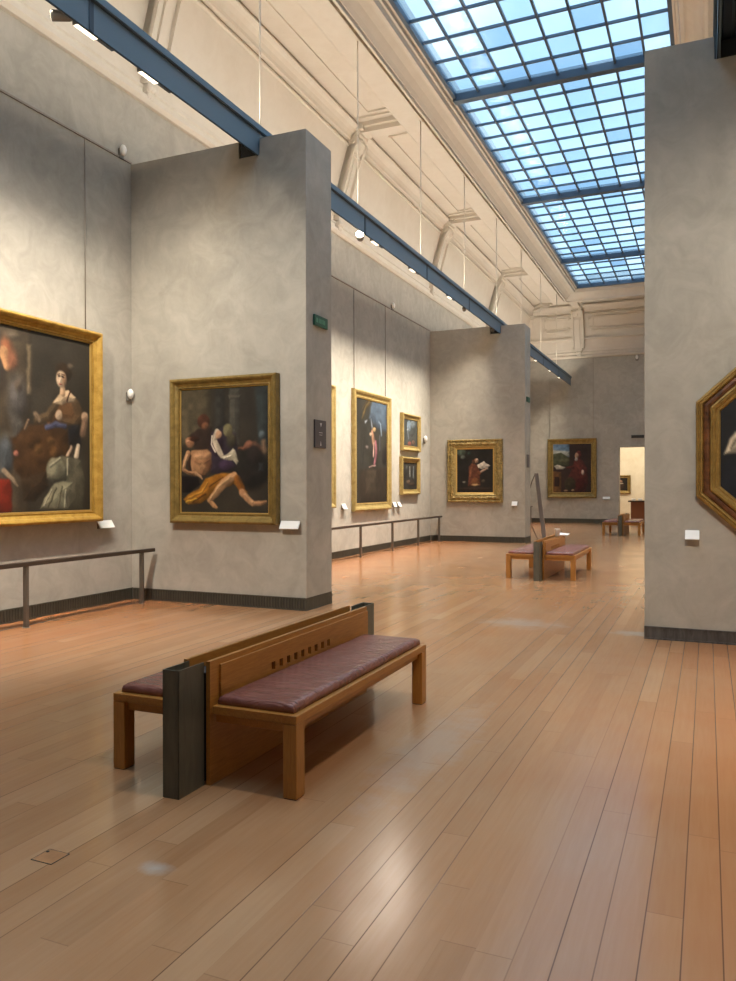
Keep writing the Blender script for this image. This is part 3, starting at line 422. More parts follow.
# ------------------------------------------------------------------ skylight, six windows between crossbars
ys=[SY0]+[y for y in BY if y>SY0+.3]+[SY1]
NC=8
for k in range(len(ys)-1):
    y0,y1=ys[k],ys[k+1]; root=empty('window_%d'%(k+1),((SX0+SX1)/2,y0,SZ)); struct(root,'blue glazed skylight section, %s from the near end'%nm[k],'skylight')
    ox,oy,oz=root.location
    f=MB(); x0,x1=SX0-ox,SX1-ox; l=y1-y0
    f.box(x0,x0+.07,0,l,-.04,.12).box(x1-.07,x1,0,l,-.04,.12)
    f.box(x0,x1,0,.085,-.09,.12).box(x0,x1,l-.085,l,-.09,.12)
    f.build('frame',M['crossbar'],root)
    nr=max(2,round(l/.711)); b=MB()
    for i in range(1,NC): x=x0+(x1-x0)*i/NC; b.box(x-.02,x+.02,.085,l-.085,0,.06)
    for j in range(1,nr): y=l*j/nr; b.box(x0+.07,x1-.07,y-.018,y+.018,.01,.06)
    b.build('glazing_bars',M['crossbar'],root)
    g=MB()
    for i in range(NC):
        for j in range(nr):
            xa,xb=x0+(x1-x0)*i/NC+.012,x0+(x1-x0)*(i+1)/NC-.012; ya,yb=l*j/nr+.012,l*(j+1)/nr-.012
            g.box(xa,xb,ya,yb,.055,.061)
    g.build('glass',M['glass'],root)

pl=bpy.data.lights.new('skylight_portal','AREA'); pl.shape='RECTANGLE'; pl.size=SX1-SX0; pl.size_y=SY1-SY0; pl.cycles.is_portal=True
po=bpy.data.objects.new('skylight_portal',pl); COL.objects.link(po); po.location=((SX0+SX1)/2,(SY0+SY1)/2,9.8)
# ------------------------------------------------------------------ lighting beams
RODY=[-3.74+3.2*k for k in range(13) if -3.74+3.2*k<34.4]
def beam(sgn, x, zo, label):
    root=empty('lighting_beam',(x,0,zo)); tag(root,label,'lighting beam','suspended lighting beams'); y0,y1=-4.6,34.75
    X=lambda a,b:(a,b) if sgn>0 else (-b,-a)
    # local: x=0 is the aisle-side face of the web, body goes to -x (left beam)
    MB().box(*X(-.03,0),y0,y1,0,.31).build('web_plate',M['beam'],root)
    MB().box(*X(-.012,.0),y0,y1,-.012,0).build('bottom_lip',M['black'],root)
    m=MB(); m.box(*X(-.285,.035),y0,y1,.31,.325).box(*X(.02,.035),y0,y1,.325,.385).box(*X(-.285,-.27),y0,y1,.325,.385); m.build('top_tray',M['beam'],root)
    MB().box(*X(-.001,.012),y0,y1,.296,.31).build('dark_line',M['beamdark'],root)  # raised dark strip along the web just below the tray
    m=MB(); m.box(*X(-.13,-.05),y0,y1,.24,.31).box(*X(-.27,-.23),y0,y1,.26,.31).box(*X(-.2,-.16),y0,y1,.28,.31); m.build('track',M['beamdark'],root)
    for yj in (-.52,2.68,5.88,12.46,15.73,18.93,25.3,28.5,31.7): MB().box(*X(-.001,.006),yj-.03,yj+.03,0,.30).build('joint_strip',M['beamdark'],root)
    for ry in RODY:
        m=MB(); m.tube([(-sgn*.045,ry,.32),(-sgn*.045,ry,9.25-zo)],.011,8); m.tube([(-sgn*.045,ry,9.235-zo),(-sgn*.045,ry,9.255-zo)],.03,10); m.tube([(-sgn*.045,ry,.325),(-sgn*.045,ry,.38)],.022,8); m.build('suspension_rod',M['rod'],root)
    for y in ([8.96,22.12] if sgn>0 else [8.73,22.02]): MB().box(*X(-.28,-.04),y,y+.7,.008,.18).build('pocket_shade',M['black'],root)  # black block put in each partition pocket as its shade
    return root
BX=-5.46
beam(1,BX,6.0,'long blue-grey lighting beam hung on thin rods above the left side of the aisle')
beam(-1,.085,5.95,'blue-grey lighting beam crossing the top of the right partition')

WARM=(1,.89,.74); WARM2=(1,.90,.775); WARMUP=(1,.91,.80)
def spot(loc,tgt,e,ang=60,blend=.6,rad=.06,col=WARM2):
    l=bpy.data.lights.new('spot','SPOT'); l.energy=e*SPOTK; l.spot_size=R(ang); l.spot_blend=blend; l.shadow_soft_size=rad; l.color=col
    o=bpy.data.objects.new('spot_light',l); COL.objects.link(o); o.location=loc; o.rotation_euler=(Vector(tgt)-Vector(loc)).to_track_quat('-Z','Y').to_euler(); return o
def area(loc,tgt,e,sx,sy,col=WARM):
    l=bpy.data.lights.new('area','AREA'); l.shape='RECTANGLE'; l.size=sx; l.size_y=sy; l.energy=e*AREAK; l.color=col
    o=bpy.data.objects.new('area_light',l); COL.objects.link(o); o.location=loc; o.rotation_euler=(Vector(tgt)-Vector(loc)).to_track_quat('-Z','Y').to_euler(); return o
# spotlights as objects: local -Y is the beam direction before aiming
def make_spot(hot=False):
    root=empty('spotlight')
    MB().tube([(0,0,0),(0,0,-.07)],.012,8).build('stem',M['fixture'],root)
    MB().tube([(0,.09,-.1),(0,.06,-.1),(0,-.07,-.1),(0,-.1,-.1)],[.03,.042,.05,.052],14).build('housing',M['fixture'],root)
    MB().tube([(0,-.1005,-.1),(0,-.104,-.1)],.044,14).build('lens',M['lenshot' if hot else 'lens'],root)
    return root
sp0=make_spot(); sp1=make_spot(True); sp1.scale=(1.5,1.5,1.3); used=[0]
def place_spot(x,y,z,tgt,label,e,ang=60,hot=False,light=True,rad=.05):
    if hot: o=sp1
    else:
        o=sp0 if not used[0] else copy_tree(sp0); used[0]=1
    d=Vector(tgt)-Vector((x,y,z)); o.location=(x,y,z); o.rotation_euler=(0,0,math.atan2(d.x,-d.y))
    tag(o,label,'spotlight','spotlights under the beams')
    if light:
        h=Vector((d.x,d.y,0)).normalized()*.13
        spot((x+h.x,y+h.y,z-.12),tgt,e,ang,rad=rad)
    return o
# box floods (wall washers): long axis along Y
def make_flood():
    root=empty('wall_washer'); MB().box(-.05,.05,-.12,.12,-.1,-.03).build('gear_box',M['beamdark'],root,.006)
    MB().box(-.06,.06,-.42,-.125,-.11,-.03).build('lamp_head',M['fixture'],root,.006)
    m=MB(); m.box(-.05,.05,-.41,-.14,-.116,-.111); m.box(.0605,.064,-.41,-.14,-.105,-.04); m.build('diffuser',M['lens'],root); MB().tube([(0,0,-.03),(0,0,.12)],.012,8).build('stem',M['fixture'],root); return root
fl0=make_flood(); flu=[0]
def place_flood(y,label,x=-5.62,z=6.215):
    o=fl0 if not flu[0] else copy_tree(fl0); flu[0]=1
    o.location=(x,y,z); tag(o,label,'wall washer lamp','wall washer lamps under the left beam')
XB=-5.60
def strip(x,y0,y1,z,tx,tz,e,spread=110):
    o=area((x,(y0+y1)/2,z),(tx,(y0+y1)/2,tz),e*(y1-y0),.1,y1-y0,WARM2); o.data.spread=R(spread)
    d=Vector((tx-x,0,tz-z)).normalized(); yv=Vector((0,1,0)); zv=-d; xv=yv.cross(zv); m=Matrix((xv,yv,zv)).transposed().to_4x4(); m.translation=o.location; o.matrix_world=m
    return o
# wall washers hidden behind the beam web
for y0,y1,k in ((2.6,8.4,.6),(10.2,21.6,1),(23.2,34.4,.6)):
    strip(-5.69,y0,y1,6.10,-7.58,1.8,WASH*k,78)
    strip(.31,y0,y1,6.05,2.2,1.8,WASH*.6*k,78)
place_spot(XB,5.66,6.16,(-7.5,4.5,3),'small grey spotlight on a stem, nearest under the left beam',500,60,light=False)
place_flood(6.28,'slim lit wall washer under the left beam, beside the nearest beam joint')
place_flood(7.22,'lit wall washer bar with dark gear box, last before the first partition')
spot((-5.64,3.7,6.15),(-6.2,8.94,1.35),PIER*1.75,84,.8,.05)
place_spot(XB,12.56,6.12,(-1.9,3.2,.3),'glaring bright spotlight under the left beam just past the first partition',HOT,46,hot=True,rad=.1)
place_flood(13.6,'lit wall washer bar under the left beam right after the glaring spotlight')
place_flood(15.6,'lit wall washer bar at the second beam joint past the first partition')
place_flood(18.15,'lit wall washer bar halfway along the middle bay of the left beam')
place_spot(XB,18.95,6.16,(-6.3,22.5,2),'grey spotlight hanging by the third beam joint of the middle bay',0,light=False)
spot((-5.64,18.0,6.15),(-6.2,22.1,2.6),PIER*.95,90,.8,.05)
place_spot(XB,21.8,6.16,(-6.3,24,2),'small spotlight tucked against the farther left partition',0,light=False)
place_flood(28.3,'lit wall washer bar, first one past the farther left partition')
place_flood(31.0,'lit wall washer bar, second one past the farther left partition')
place_flood(33.1,'lit wall washer bar at the far end of the left beam')
spot((-5.6,31.0,6.15),(-5.6,35,2.2),PIER*.3,80,.8,.05)
spot((.25,3.2,6.08),(.5,8.71,.7),PIER*1.25,80,.8,.05)
spot((.25,17.6,6.08),(.9,22.0,2.4),PIER*.8,90,.8,.05)
place_spot(.225,4.6,6.11,(.9,8.7,2),'grey spotlight under the right beam aimed at the octagonal painting',0,light=False)
place_spot(.225,24.4,6.11,(-.06,5,.1),'spotlight under the right beam beyond the farther right partition',0,light=False)
spot((.2,24.2,5.98),(-.06,5.05,0),200,30)
# unseen fill spots added beside both beams to brighten the aisle
for y,k in ((13.5,1.5),(19,1.3),(29,1)): spot((-5.40,y,5.97),(-2.9,y-.6,0),AISLE_FILL*k,120,1,.15)
for y,k in ((3.4,1.0),(14,1.2),(19,1.2),(29,1)): spot((.0,y,5.92),(-2.4,y-.6,0),AISLE_FILL*k,120,1,.15)
# indirect uplights lying in the beam trays
strip(-5.62,1,34.4,6.40,-6.9,9.4,UPL,180)
strip(.25,1,34.4,6.35,1.5,9.4,UPL*.4,180)
# lamps of the room beyond
for x,y in ((-4.5,38.6),(-1.5,38.6)):
    l=bpy.data.lights.new('room_lamp','AREA'); l.size=1.6; l.energy=ROOM2; l.color=(1,.9,.72); o=bpy.data.objects.new('room_lamp',l); COL.objects.link(o); o.location=(x,y,4.9)

# ------------------------------------------------------------------ benches
def make_bench():
    """two long seats back to back; origin on the floor at the middle. Half length 1.0 (seat), half width .61"""
    root=empty('gallery_bench')
    for s in (1,-1):
        q=lambda a:a if s>0 or a<.3 else a-.034
        X=lambda a,b:(q(a),q(b)) if s>0 else (-q(b),-q(a))
        # backrest board with a row of nine small square openings
        zb,zt=.0,.665; h0,h1=.485,.535; y0,y1=-1.0,1.1
        bd=MB(); xs=X(.06,.085)
        hole=[-.355+.0945*i for i in range(9)]; hw=.02
        bd.box(*xs,y0,y1,zb,h0).box(*xs,y0,y1,h1,zt)
        e=[y0]+[v for h in hole for v in (h-hw,h+hw)]+[y1]
        for i in range(0,len(e),2): bd.box(*xs,e[i],e[i+1],h0,h1)
        b=bd.build('backrest_board',M['oak'],root)
        # facing panel set on the board, same openings
        fp=MB(); xs=X(.0855,.099); y0p,y1p=y0+.085,y1-.01
        fp.box(*xs,y0p,y1p,.43,h0).box(*xs,y0p,y1p,h1,zt-.03)
        e=[y0p]+[v for h in hole for v in (h-hw,h+hw)]+[y1p]
        for i in range(0,len(e),2): fp.box(*xs,e[i],e[i+1],h0,h1)
        fp.build('facing_panel',M['oak'],b,.002,1)
        sb=MB(); sb.box(*X(.052,.058),hole[0]-.05,hole[-1]+.05,h0-.01,h1+.01); sb.build('slot_shade',M['slot'],b)  # dark sheet put behind the openings for the shade of the hollow
        # seat frame
        f=MB(); f.box(*X(.525,.61),-1.0,1.0,.385,.43).box(*X(.10,.525),-1.0,-.93,.385,.43).box(*X(.10,.525),.93,1.0,.385,.43); f.box(*X(.10,.15),-.93,.93,.385,.43)
        f.box(*X(.545,.575),-.92,.92,.335,.385).box(*X(.10,.53),-.97,-.945,.335,.385).box(*X(.10,.53),.945,.97,.335,.385)
        f.build('seat_frame',M['oak'],root,.003,1)
        MB().box(*X(.15,.53),-.93,.93,.40,.425).build('seat_board',M['oak'],root)
        for yy in (-1,1):
            ya,yb=(yy,yy+.09) if yy<0 else (yy-.09,yy)
            MB().box(*X(.53,.61),ya,yb,.004,.385).build('leg',M['oakleg'],root,.003,1)
            MB().box(*X(.535,.605),ya+.005,yb-.005,0,.006).build('foot_pad',M['black'],root)
        # cushion: rounded slab with a soft crown
        nx,ny=14,40; x0,x1,ya,yb=.112,q(.575),-.965,.965; r=.03; vs=[];fs=[]
        for top in (1,0):
            for i in range(nx+1):
                for j in range(ny+1):
                    u,v=i/nx,j/ny; u=.5-.5*math.cos(math.pi*u); v=.5-.5*math.cos(math.pi*v)
                    x=x0+(x1-x0)*u; y=ya+(yb-ya)*v
                    d=min(x-x0,x1-x,y-ya,yb-y); k=min(1,d/r); edge=math.sqrt(max(0,1-(1-k)**2))
                    z=.432+(.022+.026*edge+.006*math.sin(math.pi*u)*math.sin(math.pi*v) if top else .0)
                    vs.append((s*x,y,z))
        m=(nx+1)*(ny+1)
        for i in range(nx):
            for j in range(ny):
                a=i*(ny+1)+j; q=(a,a+1,a+ny+2,a+ny+1); fs.append(q if s<0 else q[::-1]); fs.append(tuple(m+t for t in (q[::-1] if s<0 else q)))
        rim=[i*(ny+1) for i in range(nx+1)]+[nx*(ny+1)+j for j in range(1,ny+1)]+[i*(ny+1)+ny for i in range(nx-1,-1,-1)]+[j for j in range(ny-1,0,-1)]
        for i in range(len(rim)): a,b2=rim[i],rim[(i+1)%len(rim)]; fs.append((a,b2,b2+m,a+m))
        MB().add(vs,fs,True).build('cushion',M['leather'],root)
    # steel end posts, open troughs
    for y0,y1 in ((-1.225,-1.005),(1.105,1.325)):
        p=MB(); x0,x1=-.05,.05
        p.box(x0,x0+.006,y0,y1,0,.66).box(x1-.006,x1,y0,y1,0,.66).box(x0,x1,y0,y0+.006,0,.66) if y0<0 else p.box(x0,x0+.006,y0,y1,0,.66).box(x1-.006,x1,y0,y1,0,.66).box(x0,x1,y1-.006,y1,0,.66)
        p.box(x0+.006,x1-.006,y0+.007,y1-.001,.0,.62)
        p.build('end_post',M['steel'],root)
    MB().box(-.05,.05,-1.0,1.1,.02,.60).build('core',M['slot'],root)
    return root
b1=make_bench(); b1.location=(-2.53,4.5,0)
tag(b1,'nearest double-sided wooden gallery bench with burgundy leather seats','bench','gallery benches')
b2=copy_tree(b1); b2.location=(-2.66,14.5,0); tag(b2,'wooden gallery bench midway down the aisle with a white cup on its back','bench','gallery benches')
b3=copy_tree(b1); b3.location=(-2.60,27.6,0); tag(b3,'smallest, farthest wooden gallery bench in front of the doorway','bench','gallery benches')

# cup and leaflet on the second bench
c=MB(); n=20
prof=[(.0,.0),(.027,.0),(.035,.09),(.037,.092),(.034,.092),(.026,.006),(0,.006)]
vs_=[];fs_=[]
for r_,z_ in prof:
    for i in range(n): a=2*math.pi*i/n; vs_.append((r_*math.cos(a),r_*math.sin(a),z_))
for k in range(len(prof)-1):
    for i in range(n): fs_.append((k*n+i,k*n+(i+1)%n,(k+1)*n+(i+1)%n,(k+1)*n+i))
o=c.add(vs_,fs_,True).build('paper_cup',M['white']); o.location=(-2.60,14.95,.665); o.scale=(1.5,1.5,1.5); tag(o,'small white paper cup standing on the back of the middle bench','cup')
o=MB().add([(-.1,-.12,.0),(.1,-.1,.0),(.1,.14,.012),(-.1,.12,.03),(-.1,-.12,.004),(.1,-.1,.004),(.1,.14,.016),(-.1,.12,.034)],[(0,3,2,1),(4,5,6,7),(0,1,5,4),(1,2,6,5),(2,3,7,6),(3,0,4,7)]).build('leaflet',M['white']); o.location=(-2.57,15.42,.666); tag(o,'pale paper leaflet lying beside the cup on the middle bench back','leaflet')

# ------------------------------------------------------------------ barrier rails
def rail(x,ya,yb,posts,label):
    root=empty('barrier_rail',(x,ya,0)); tag(root,label,'barrier rail','barrier rails along the left wall')
    MB().box(-.04,.04,0,yb-ya,.70,.748).build('handrail',M['handrail'],root,.004,1)
    for p in posts:
        q=MB(); q.box(-.027,.027,p-ya-.02,p-ya+.02,.004,.701); q.build('post',M['rail'],root,.002,1)
        MB().tube([(0,p-ya,0),(0,p-ya,.006)],.045,16).build('base_plate',M['rail'],root)
rail(-7.14,-3.2,8.86,[-3.1,-1.15,.8,2.75,4.7,6.63,8.62],'dark bronze barrier rail in front of the large banquet painting')
rail(-7.22,10.4,22.04,[10.5,12.45,14.4,16.2,18.15,20.05,21.85],'dark bronze barrier rail along the middle bay under the tall altar painting')
rail(-7.15,24.0,34.7,[24.2,26.2,28.2,30.2,32.2,34.45],'small dark barrier rail end seen past the farther left partition')

# ------------------------------------------------------------------ stand near the second partition
root=empty('leaning_stand',(-4.44,23.3,0)); tag(root,'tall thin grey leaning blade stand with a curved rod, behind the middle bench','stand')
MB().add([(-.05,-.03,0),(.08,-.03,0),(.08,.03,0),(-.05,.03,0),(-.28,-.03,2.0),(-.17,-.03,2.0),(-.17,.03,2.0),(-.28,.03,2.0)],[(0,3,2,1),(4,5,6,7),(0,1,5,4),(1,2,6,5),(2,3,7,6),(3,0,4,7)]).build('blade',M['standgrey'],root,.004,1)
MB().tube([(-.27,0,1.97),(-.36,0,1.75),(-.45,0,1.45),(-.49,0,1.15),(-.485,0,.95),(-.45,0,.7),(-.36,0,.4),(-.22,0,.1),(-.17,0,.0)],.017,8).build('curved_rod',M['rail'],root)
MB().box(-.2,.12,-.16,.16,0,.012).build('foot_plate',M['fixture'],root)

# ------------------------------------------------------------------ paintings
def vnoise(h,w,sc,seed):
    rs=np.random.RandomState(seed); gh,gw=int(h/sc)+3,int(w/sc)+3; g=rs.rand(gh,gw)
    y=np.arange(h)/sc; x=np.arange(w)/sc; yi=y.astype(int); xi=x.astype(int); fy=(y-yi)[:,None]; fx=(x-xi)[None]; fy=fy*fy*(3-2*fy); fx=fx*fx*(3-2*fx)
    return (g[yi][:,xi]*(1-fy)*(1-fx)+g[yi+1][:,xi]*fy*(1-fx)+g[yi][:,xi+1]*(1-fy)*fx+g[yi+1][:,xi+1]*fy*fx)
def paint(nw,nh,asp,shapes,bg,seed):
    """asp = width/height. returns nh x nw x 3 sRGB 0..255"""
    U,V=np.meshgrid(np.linspace(0,1,nw),np.linspace(0,1,nh)); x=U*asp; y=V
    wx=(vnoise(nh,nw,max(3,nh/30),seed)-.5)*.008; wy=(vnoise(nh,nw,max(3,nh/30),seed+1)-.5)*.008; x=x+wx; y=y+wy
    img=np.zeros((nh,nw,3))+np.array(bg,float)
    big=vnoise(nh,nw,nh/5,seed+2)*.6+vnoise(nh,nw,nh/14,seed+3)*.4; img*=(.75+.5*big)[...,None]
    for s in shapes:
        soft=max(s[3],.006)
        if s[0]=='e':
            cx,cy,rx,ry=s[1]; rx=max(rx*asp,1e-3); ry=max(ry,1e-3); d=(np.sqrt(((x-cx*asp)/rx)**2+((y-cy)/ry)**2)-1)*min(rx,ry)
        elif s[0]=='s':
            d=np.full(x.shape,9.); P=s[1]
            for (a0,b0,r0),(a1,b1,r1) in zip(P[:-1],P[1:]):
                ax,ay,bx,by=a0*asp,b0,a1*asp,b1; dx,dy=bx-ax,by-ay; t=np.clip(((x-ax)*dx+(y-ay)*dy)/(dx*dx+dy*dy+1e-9),0,1)
                d=np.minimum(d,np.hypot(x-ax-t*dx,y-ay-t*dy)-(r0+(r1-r0)*t))
        else:
            P=[(a*asp,b) for a,b in s[1]]; d=np.full(x.shape,9.); inside=np.zeros(x.shape,bool); n=len(P)
            for i in range(n):
                (ax,ay),(bx,by)=P[i],P[(i+1)%n]; dx,dy=bx-ax,by-ay; t=np.clip(((x-ax)*dx+(y-ay)*dy)/(dx*dx+dy*dy+1e-9),0,1)
                d=np.minimum(d,np.hypot(x-ax-t*dx,y-ay-t*dy)); c=((ay>y)!=(by>y)); inside^=c&(x<(bx-ax)*(y-ay)/((by-ay) if by!=ay else 1e-9)+ax)
            d=np.where(inside,-d,d)
        soft*=.7
        gy,gx=np.gradient(d); gl=np.hypot(gx,gy)+1e-9; lt=-(gx*(-.62)+gy*(-.78))/gl   # away from the painted light
        rim=np.exp(np.minimum(d,0)/max(.012,min(.05,-float(d.min())*.8+1e-4)))
        vol=1-.42*rim*np.clip(lt+.15,0,1.15)+.10*rim*np.clip(-lt,0,1)
        m=np.clip(.5-d/(2*soft),0,1); m=m*m*(3-2*m)
        shade=1+.34*(vnoise(nh,nw,max(2.5,nh/22),seed+9+len(s[1]))-.5)
        img=img*(1-m[...,None])+(np.array(s[2],float)*.9*(shade*vol)[...,None])*m[...,None]
    img*=(1+.10*(vnoise(nh,nw,2,seed+5)-.5))[...,None]
    return np.clip(img,0,255)
def canvas_mesh(name,w,h,z0,shapes,bg,seed,parent,yv,nw=None,nh=None,poly=None):
    nh=nh or 140; nw=nw or max(30,int(nh*w/h)); img=paint(nw,nh,w/h,shapes,bg,seed)/255; img=np.where(img<=.04045,img/12.92,((img+.055)/1.055)**2.4)
    vs=[];fs=[]
    for j in range(nh):
        for i in range(nw): vs.append((-w/2+w*i/(nw-1),yv,z0+h-h*j/(nh-1)))
    def inside(i,j):
        if not poly: return True
        x=-w/2+w*(i+.5)/(nw-1); z=z0+h-h*(j+.5)/(nh-1)
        return all((b[0]-a[0])*(z-a[1])-(b[1]-a[1])*(x-a[0])>=0 for a,b in zip(poly,poly[1:]+poly[:1]))
    for j in range(nh-1):
        for i in range(nw-1):
            if inside(i,j): fs.append((j*nw+i,(j+1)*nw+i,(j+1)*nw+i+1,j*nw+i+1))
    me=bpy.data.meshes.new(name); me.from_pydata(vs,[],fs); me.update()
    ca=me.color_attributes.new('paint','FLOAT_COLOR','POINT'); buf=np.ones((nh*nw,4),np.float32); buf[:,:3]=img.reshape(-1,3); ca.data.foreach_set('color',buf.ravel())
    me.materials.append(M['canvas']); o=bpy.data.objects.new(name,me); COL.objects.link(o); o.parent=parent
    return o
def sweep(poly, prof):
    """poly: CCW outline (x,z) seen from the front; prof: (d inward, out). mitred rings"""
    n=len(poly); vs=[];fs=[]
    for d,out in prof:
        for i in range(n):
            p0,p1,p2=[Vector(poly[(i+k)%n]) for k in (-1,0,1)]
            e1=(p1-p0).normalized(); e2=(p2-p1).normalized(); n1=Vector((-e1.y,e1.x)); n2=Vector((-e2.y,e2.x))
            m=(n1+n2)/(1+n1.dot(n2)); q=p1+m*d; vs.append((q.x,-out,q.y))
    k=len(prof)
    for a in range(k-1):
        for i in range(n): j=(i+1)%n; fs.append((a*n+i,a*n+j,(a+1)*n+j,(a+1)*n+i))
    return vs,fs
def painting(loc,rz,w,h,bands,art,bg,seed,label,nh=140,poly=None,rods=None,rodz=0,cd=.03,group='framed paintings'):
    """loc: bottom centre on the wall. bands: list of (part name, material, profile)"""
    root=empty('framed_painting',loc,rz); tag(root,label,'painting',group)
    P=poly or [(-w/2,0),(w/2,0),(w/2,h),(-w/2,h)]
    fw=bands[-1][2][-1][0]
    for nm_,m_,prof in bands:
        v,f=sweep(P,prof); MB().add(v,f).build(nm_,m_,root)
    inner=None
    if poly:
        v,_=sweep(P,[(fw-.005,0)]); inner=[(a[0],a[2]) for a in v]
    canvas_mesh('canvas',w-2*fw+.012,h-2*fw+.012,fw-.006,art,bg,seed,root,-cd,None,nh,inner)
    MB().prism([(p[0]*.97,p[1]*.97+h*.015) for p in P],1,-.022,-.001).build('backing',M['black'],root)
    if rods:
        for x in rods: MB().tube([(x,-.012,h*.97),(x,-.012,rodz)],.007,6).build('hanging_rod',M['rodgrey'],root)
    return root
def cassetta(w,m,m2,deep=.12,cd=.035):
    return [('frame',m,[(0,.0),(0,deep*.8),(.012,deep*.92),(.03,deep),(.045,deep*.96),(w*.42,deep*.82),(w*.5,deep*.66),(w*.72,deep*.52),(w*.8,deep*.56),(w*.87,deep*.55),(w-.018,cd+.012)]),
            ('inner_slip',m2,[(w-.018,cd+.012),(w-.012,cd+.016),(w-.004,cd+.014),(w,cd)])]
painting((XL,6.58,1.148),R(90),3.27,2.516,cassetta(.157,M['gold'],M['slip'],.16,.05),ART_BANQUET,(46,42,35),11,'largest gold-framed painting, seated woman at a banquet, on the near left wall',260,rods=[1.45,-1.45],rodz=6.23-1.148,cd=.05)
painting((-5.985,8.94,1.107),0,1.69,1.98,cassetta(.152,M['goldold'],M['slip'],.13,.04),ART_NURSING,(46,42,35),23,'painting of a reclining bare-chested man tended by a woman, on the nearer left partition',240,cd=.04)
painting((XL,14.6,1.14),R(90),1.8,2.69,cassetta(.16,M['goldpale'],M['slip'],.1,.035),ART_EDGE,(56,48,38),31,'painting mostly hidden behind the nearer left partition, only its right gold edge showing',80,rods=[.75,-.75],rodz=6.23-1.14,cd=.035)
painting((XL,17.62,1.03),R(90),2.28,2.86,cassetta(.19,M['goldpale'],M['slip'],.11,.04),ART_ALTAR,(46,45,40),37,'tall altar-style painting with pale figures under blue sky, on the middle left wall',150,rods=[-1.0,.93],rodz=6.23-1.03,cd=.04)
painting((XL,20.31,2.58),R(90),1.42,1.02,cassetta(.15,M['goldpale'],M['slip'],.11,.04),ART_SMALL_UPPER,(58,62,60),41,'upper of the two small gold-framed paintings on the middle left wall',70,cd=.04)
painting((XL,20.26,1.385),R(90),1.42,1.03,cassetta(.15,M['goldpale'],M['slip'],.11,.04),ART_SMALL_LOWER,(46,44,40),43,'lower of the two small gold-framed paintings on the middle left wall',70,cd=.04)
w=.285
painting((-6.2,22.1,1.15),0,1.64,1.825,[('frame',M['goldorn'],[(0,0),(0,.09),(.02,.105),(.05,.1),(.06,.075),(.13,.095),(.19,.075),(.2,.06)]),('inner_moulding',M['goldpale'],[(.2,.06),(.215,.075),(.235,.06),(.25,.05)]),('inner_slip',M['slip'],[(.25,.05),(.26,.052),(w,.035)])],ART_FRIAR,(30,28,26),53,'carved-gold-framed painting of a kneeling brown-robed friar, on the farther left partition',100,cd=.035)
painting((-5.45,YE,1.11),0,2.1,2.59,cassetta(.235,M['goldold'],M['slip'],.13,.04),ART_HERMIT,(46,34,31),59,'painting of a red-robed scholar by a landscape window, on the end wall',110,rods=[.9,-.96],rodz=7.2-1.11,cd=.04)
a,b,sx_=.875,.325,.55
OC=[(-.325,0),(.325,0),(.875,.5),(.875,1.46),(.325,1.96),(-.325,1.96),(-.875,1.46),(-.875,.5)]
painting((.765,8.71,1.0),0,1.75,1.96,[('frame',M['goldoct'],[(0,0),(0,.07),(.01,.085),(.022,.09),(.03,.078),(.036,.078),(.046,.094),(.058,.09),(.066,.07),(.07,.06)]),('tortoise_band',M['tortoise'],[(.07,.06),(.078,.066),(.1,.07),(.122,.066),(.13,.06)]),('inner_moulding',M['goldoct'],[(.13,.06),(.138,.085),(.152,.094),(.162,.08),(.168,.08),(.18,.07),(.19,.05),(.2,.048),(.208,.055),(.218,.05),(.23,.03)])],ART_OCTAGON,(22,23,25),61,'octagonal painting in a gold and red-brown frame on the right partition',120,poly=OC,cd=.03)
painting((-4.0,41,1.25),0,.95,.92,cassetta(.14,M['goldold'],M['slip'],.1,.03),ART_DARK,(34,30,26),67,'small dark painting seen through the far doorway',40,cd=.03)

# ------------------------------------------------------------------ wall labels
def label(loc,rz,w,h,text):
    root=empty('wall_label',loc,rz); tag(root,text,'caption plate','caption plates beside the paintings')
    t=.07
    MB().add([(-w/2,-.012,0),(w/2,-.012,0),(w/2,-.012-t,h*.15),(-w/2,-.012-t,h*.15),(-w/2,-.012,.02),(w/2,-.012,.02),(w/2,-.012-t,h*.15+.012),(-w/2,-.012-t,h*.15+.012)],[(0,3,2,1),(4,5,6,7),(0,1,5,4),(1,2,6,5),(2,3,7,6),(3,0,4,7)])
    MB().box(-w*.4,w*.4,-.02,0,-.01,h).build('bracket',M['fixture'],root)
    p=MB(); p.add([(-w/2,-.085,0),(w/2,-.085,0),(w/2,-.02,h),(-w/2,-.02,h),(-w/2,-.075,-.006),(w/2,-.075,-.006),(w/2,-.012,h-.004),(-w/2,-.012,h-.004)],[(0,1,2,3),(7,6,5,4),(0,4,5,1),(1,5,6,2),(2,6,7,3),(3,7,4,0)]); p.build('plate',M['white'],root)
    return root
label((XL,8.36,1.05),R(90),.28,.10,'white caption plate just right of the banquet painting on the near left wall')
label((-4.97,8.94,1.06),0,.28,.10,'white caption plate right of the reclining-man painting on the nearer left partition')
label((XL,16.0,1.1),R(90),.2,.12,'small white caption plate left of the tall altar painting')
label((XL,19.12,1.08),R(90),.2,.12,'left of the two white caption plates between the altar and small paintings')
label((XL,19.45,1.08),R(90),.2,.12,'right of the two white caption plates between the altar and small paintings')
label((-5.04,22.1,1.06),0,.16,.12,'small white caption plate right of the carved-frame friar painting')
label((-4.0,YE,1.06),0,.3,.1,'white caption plate right of the red-robed scholar painting on the end wall')
label((-.145,8.71,1.06),0,.135,.09,'white caption plate below left of the octagonal painting')

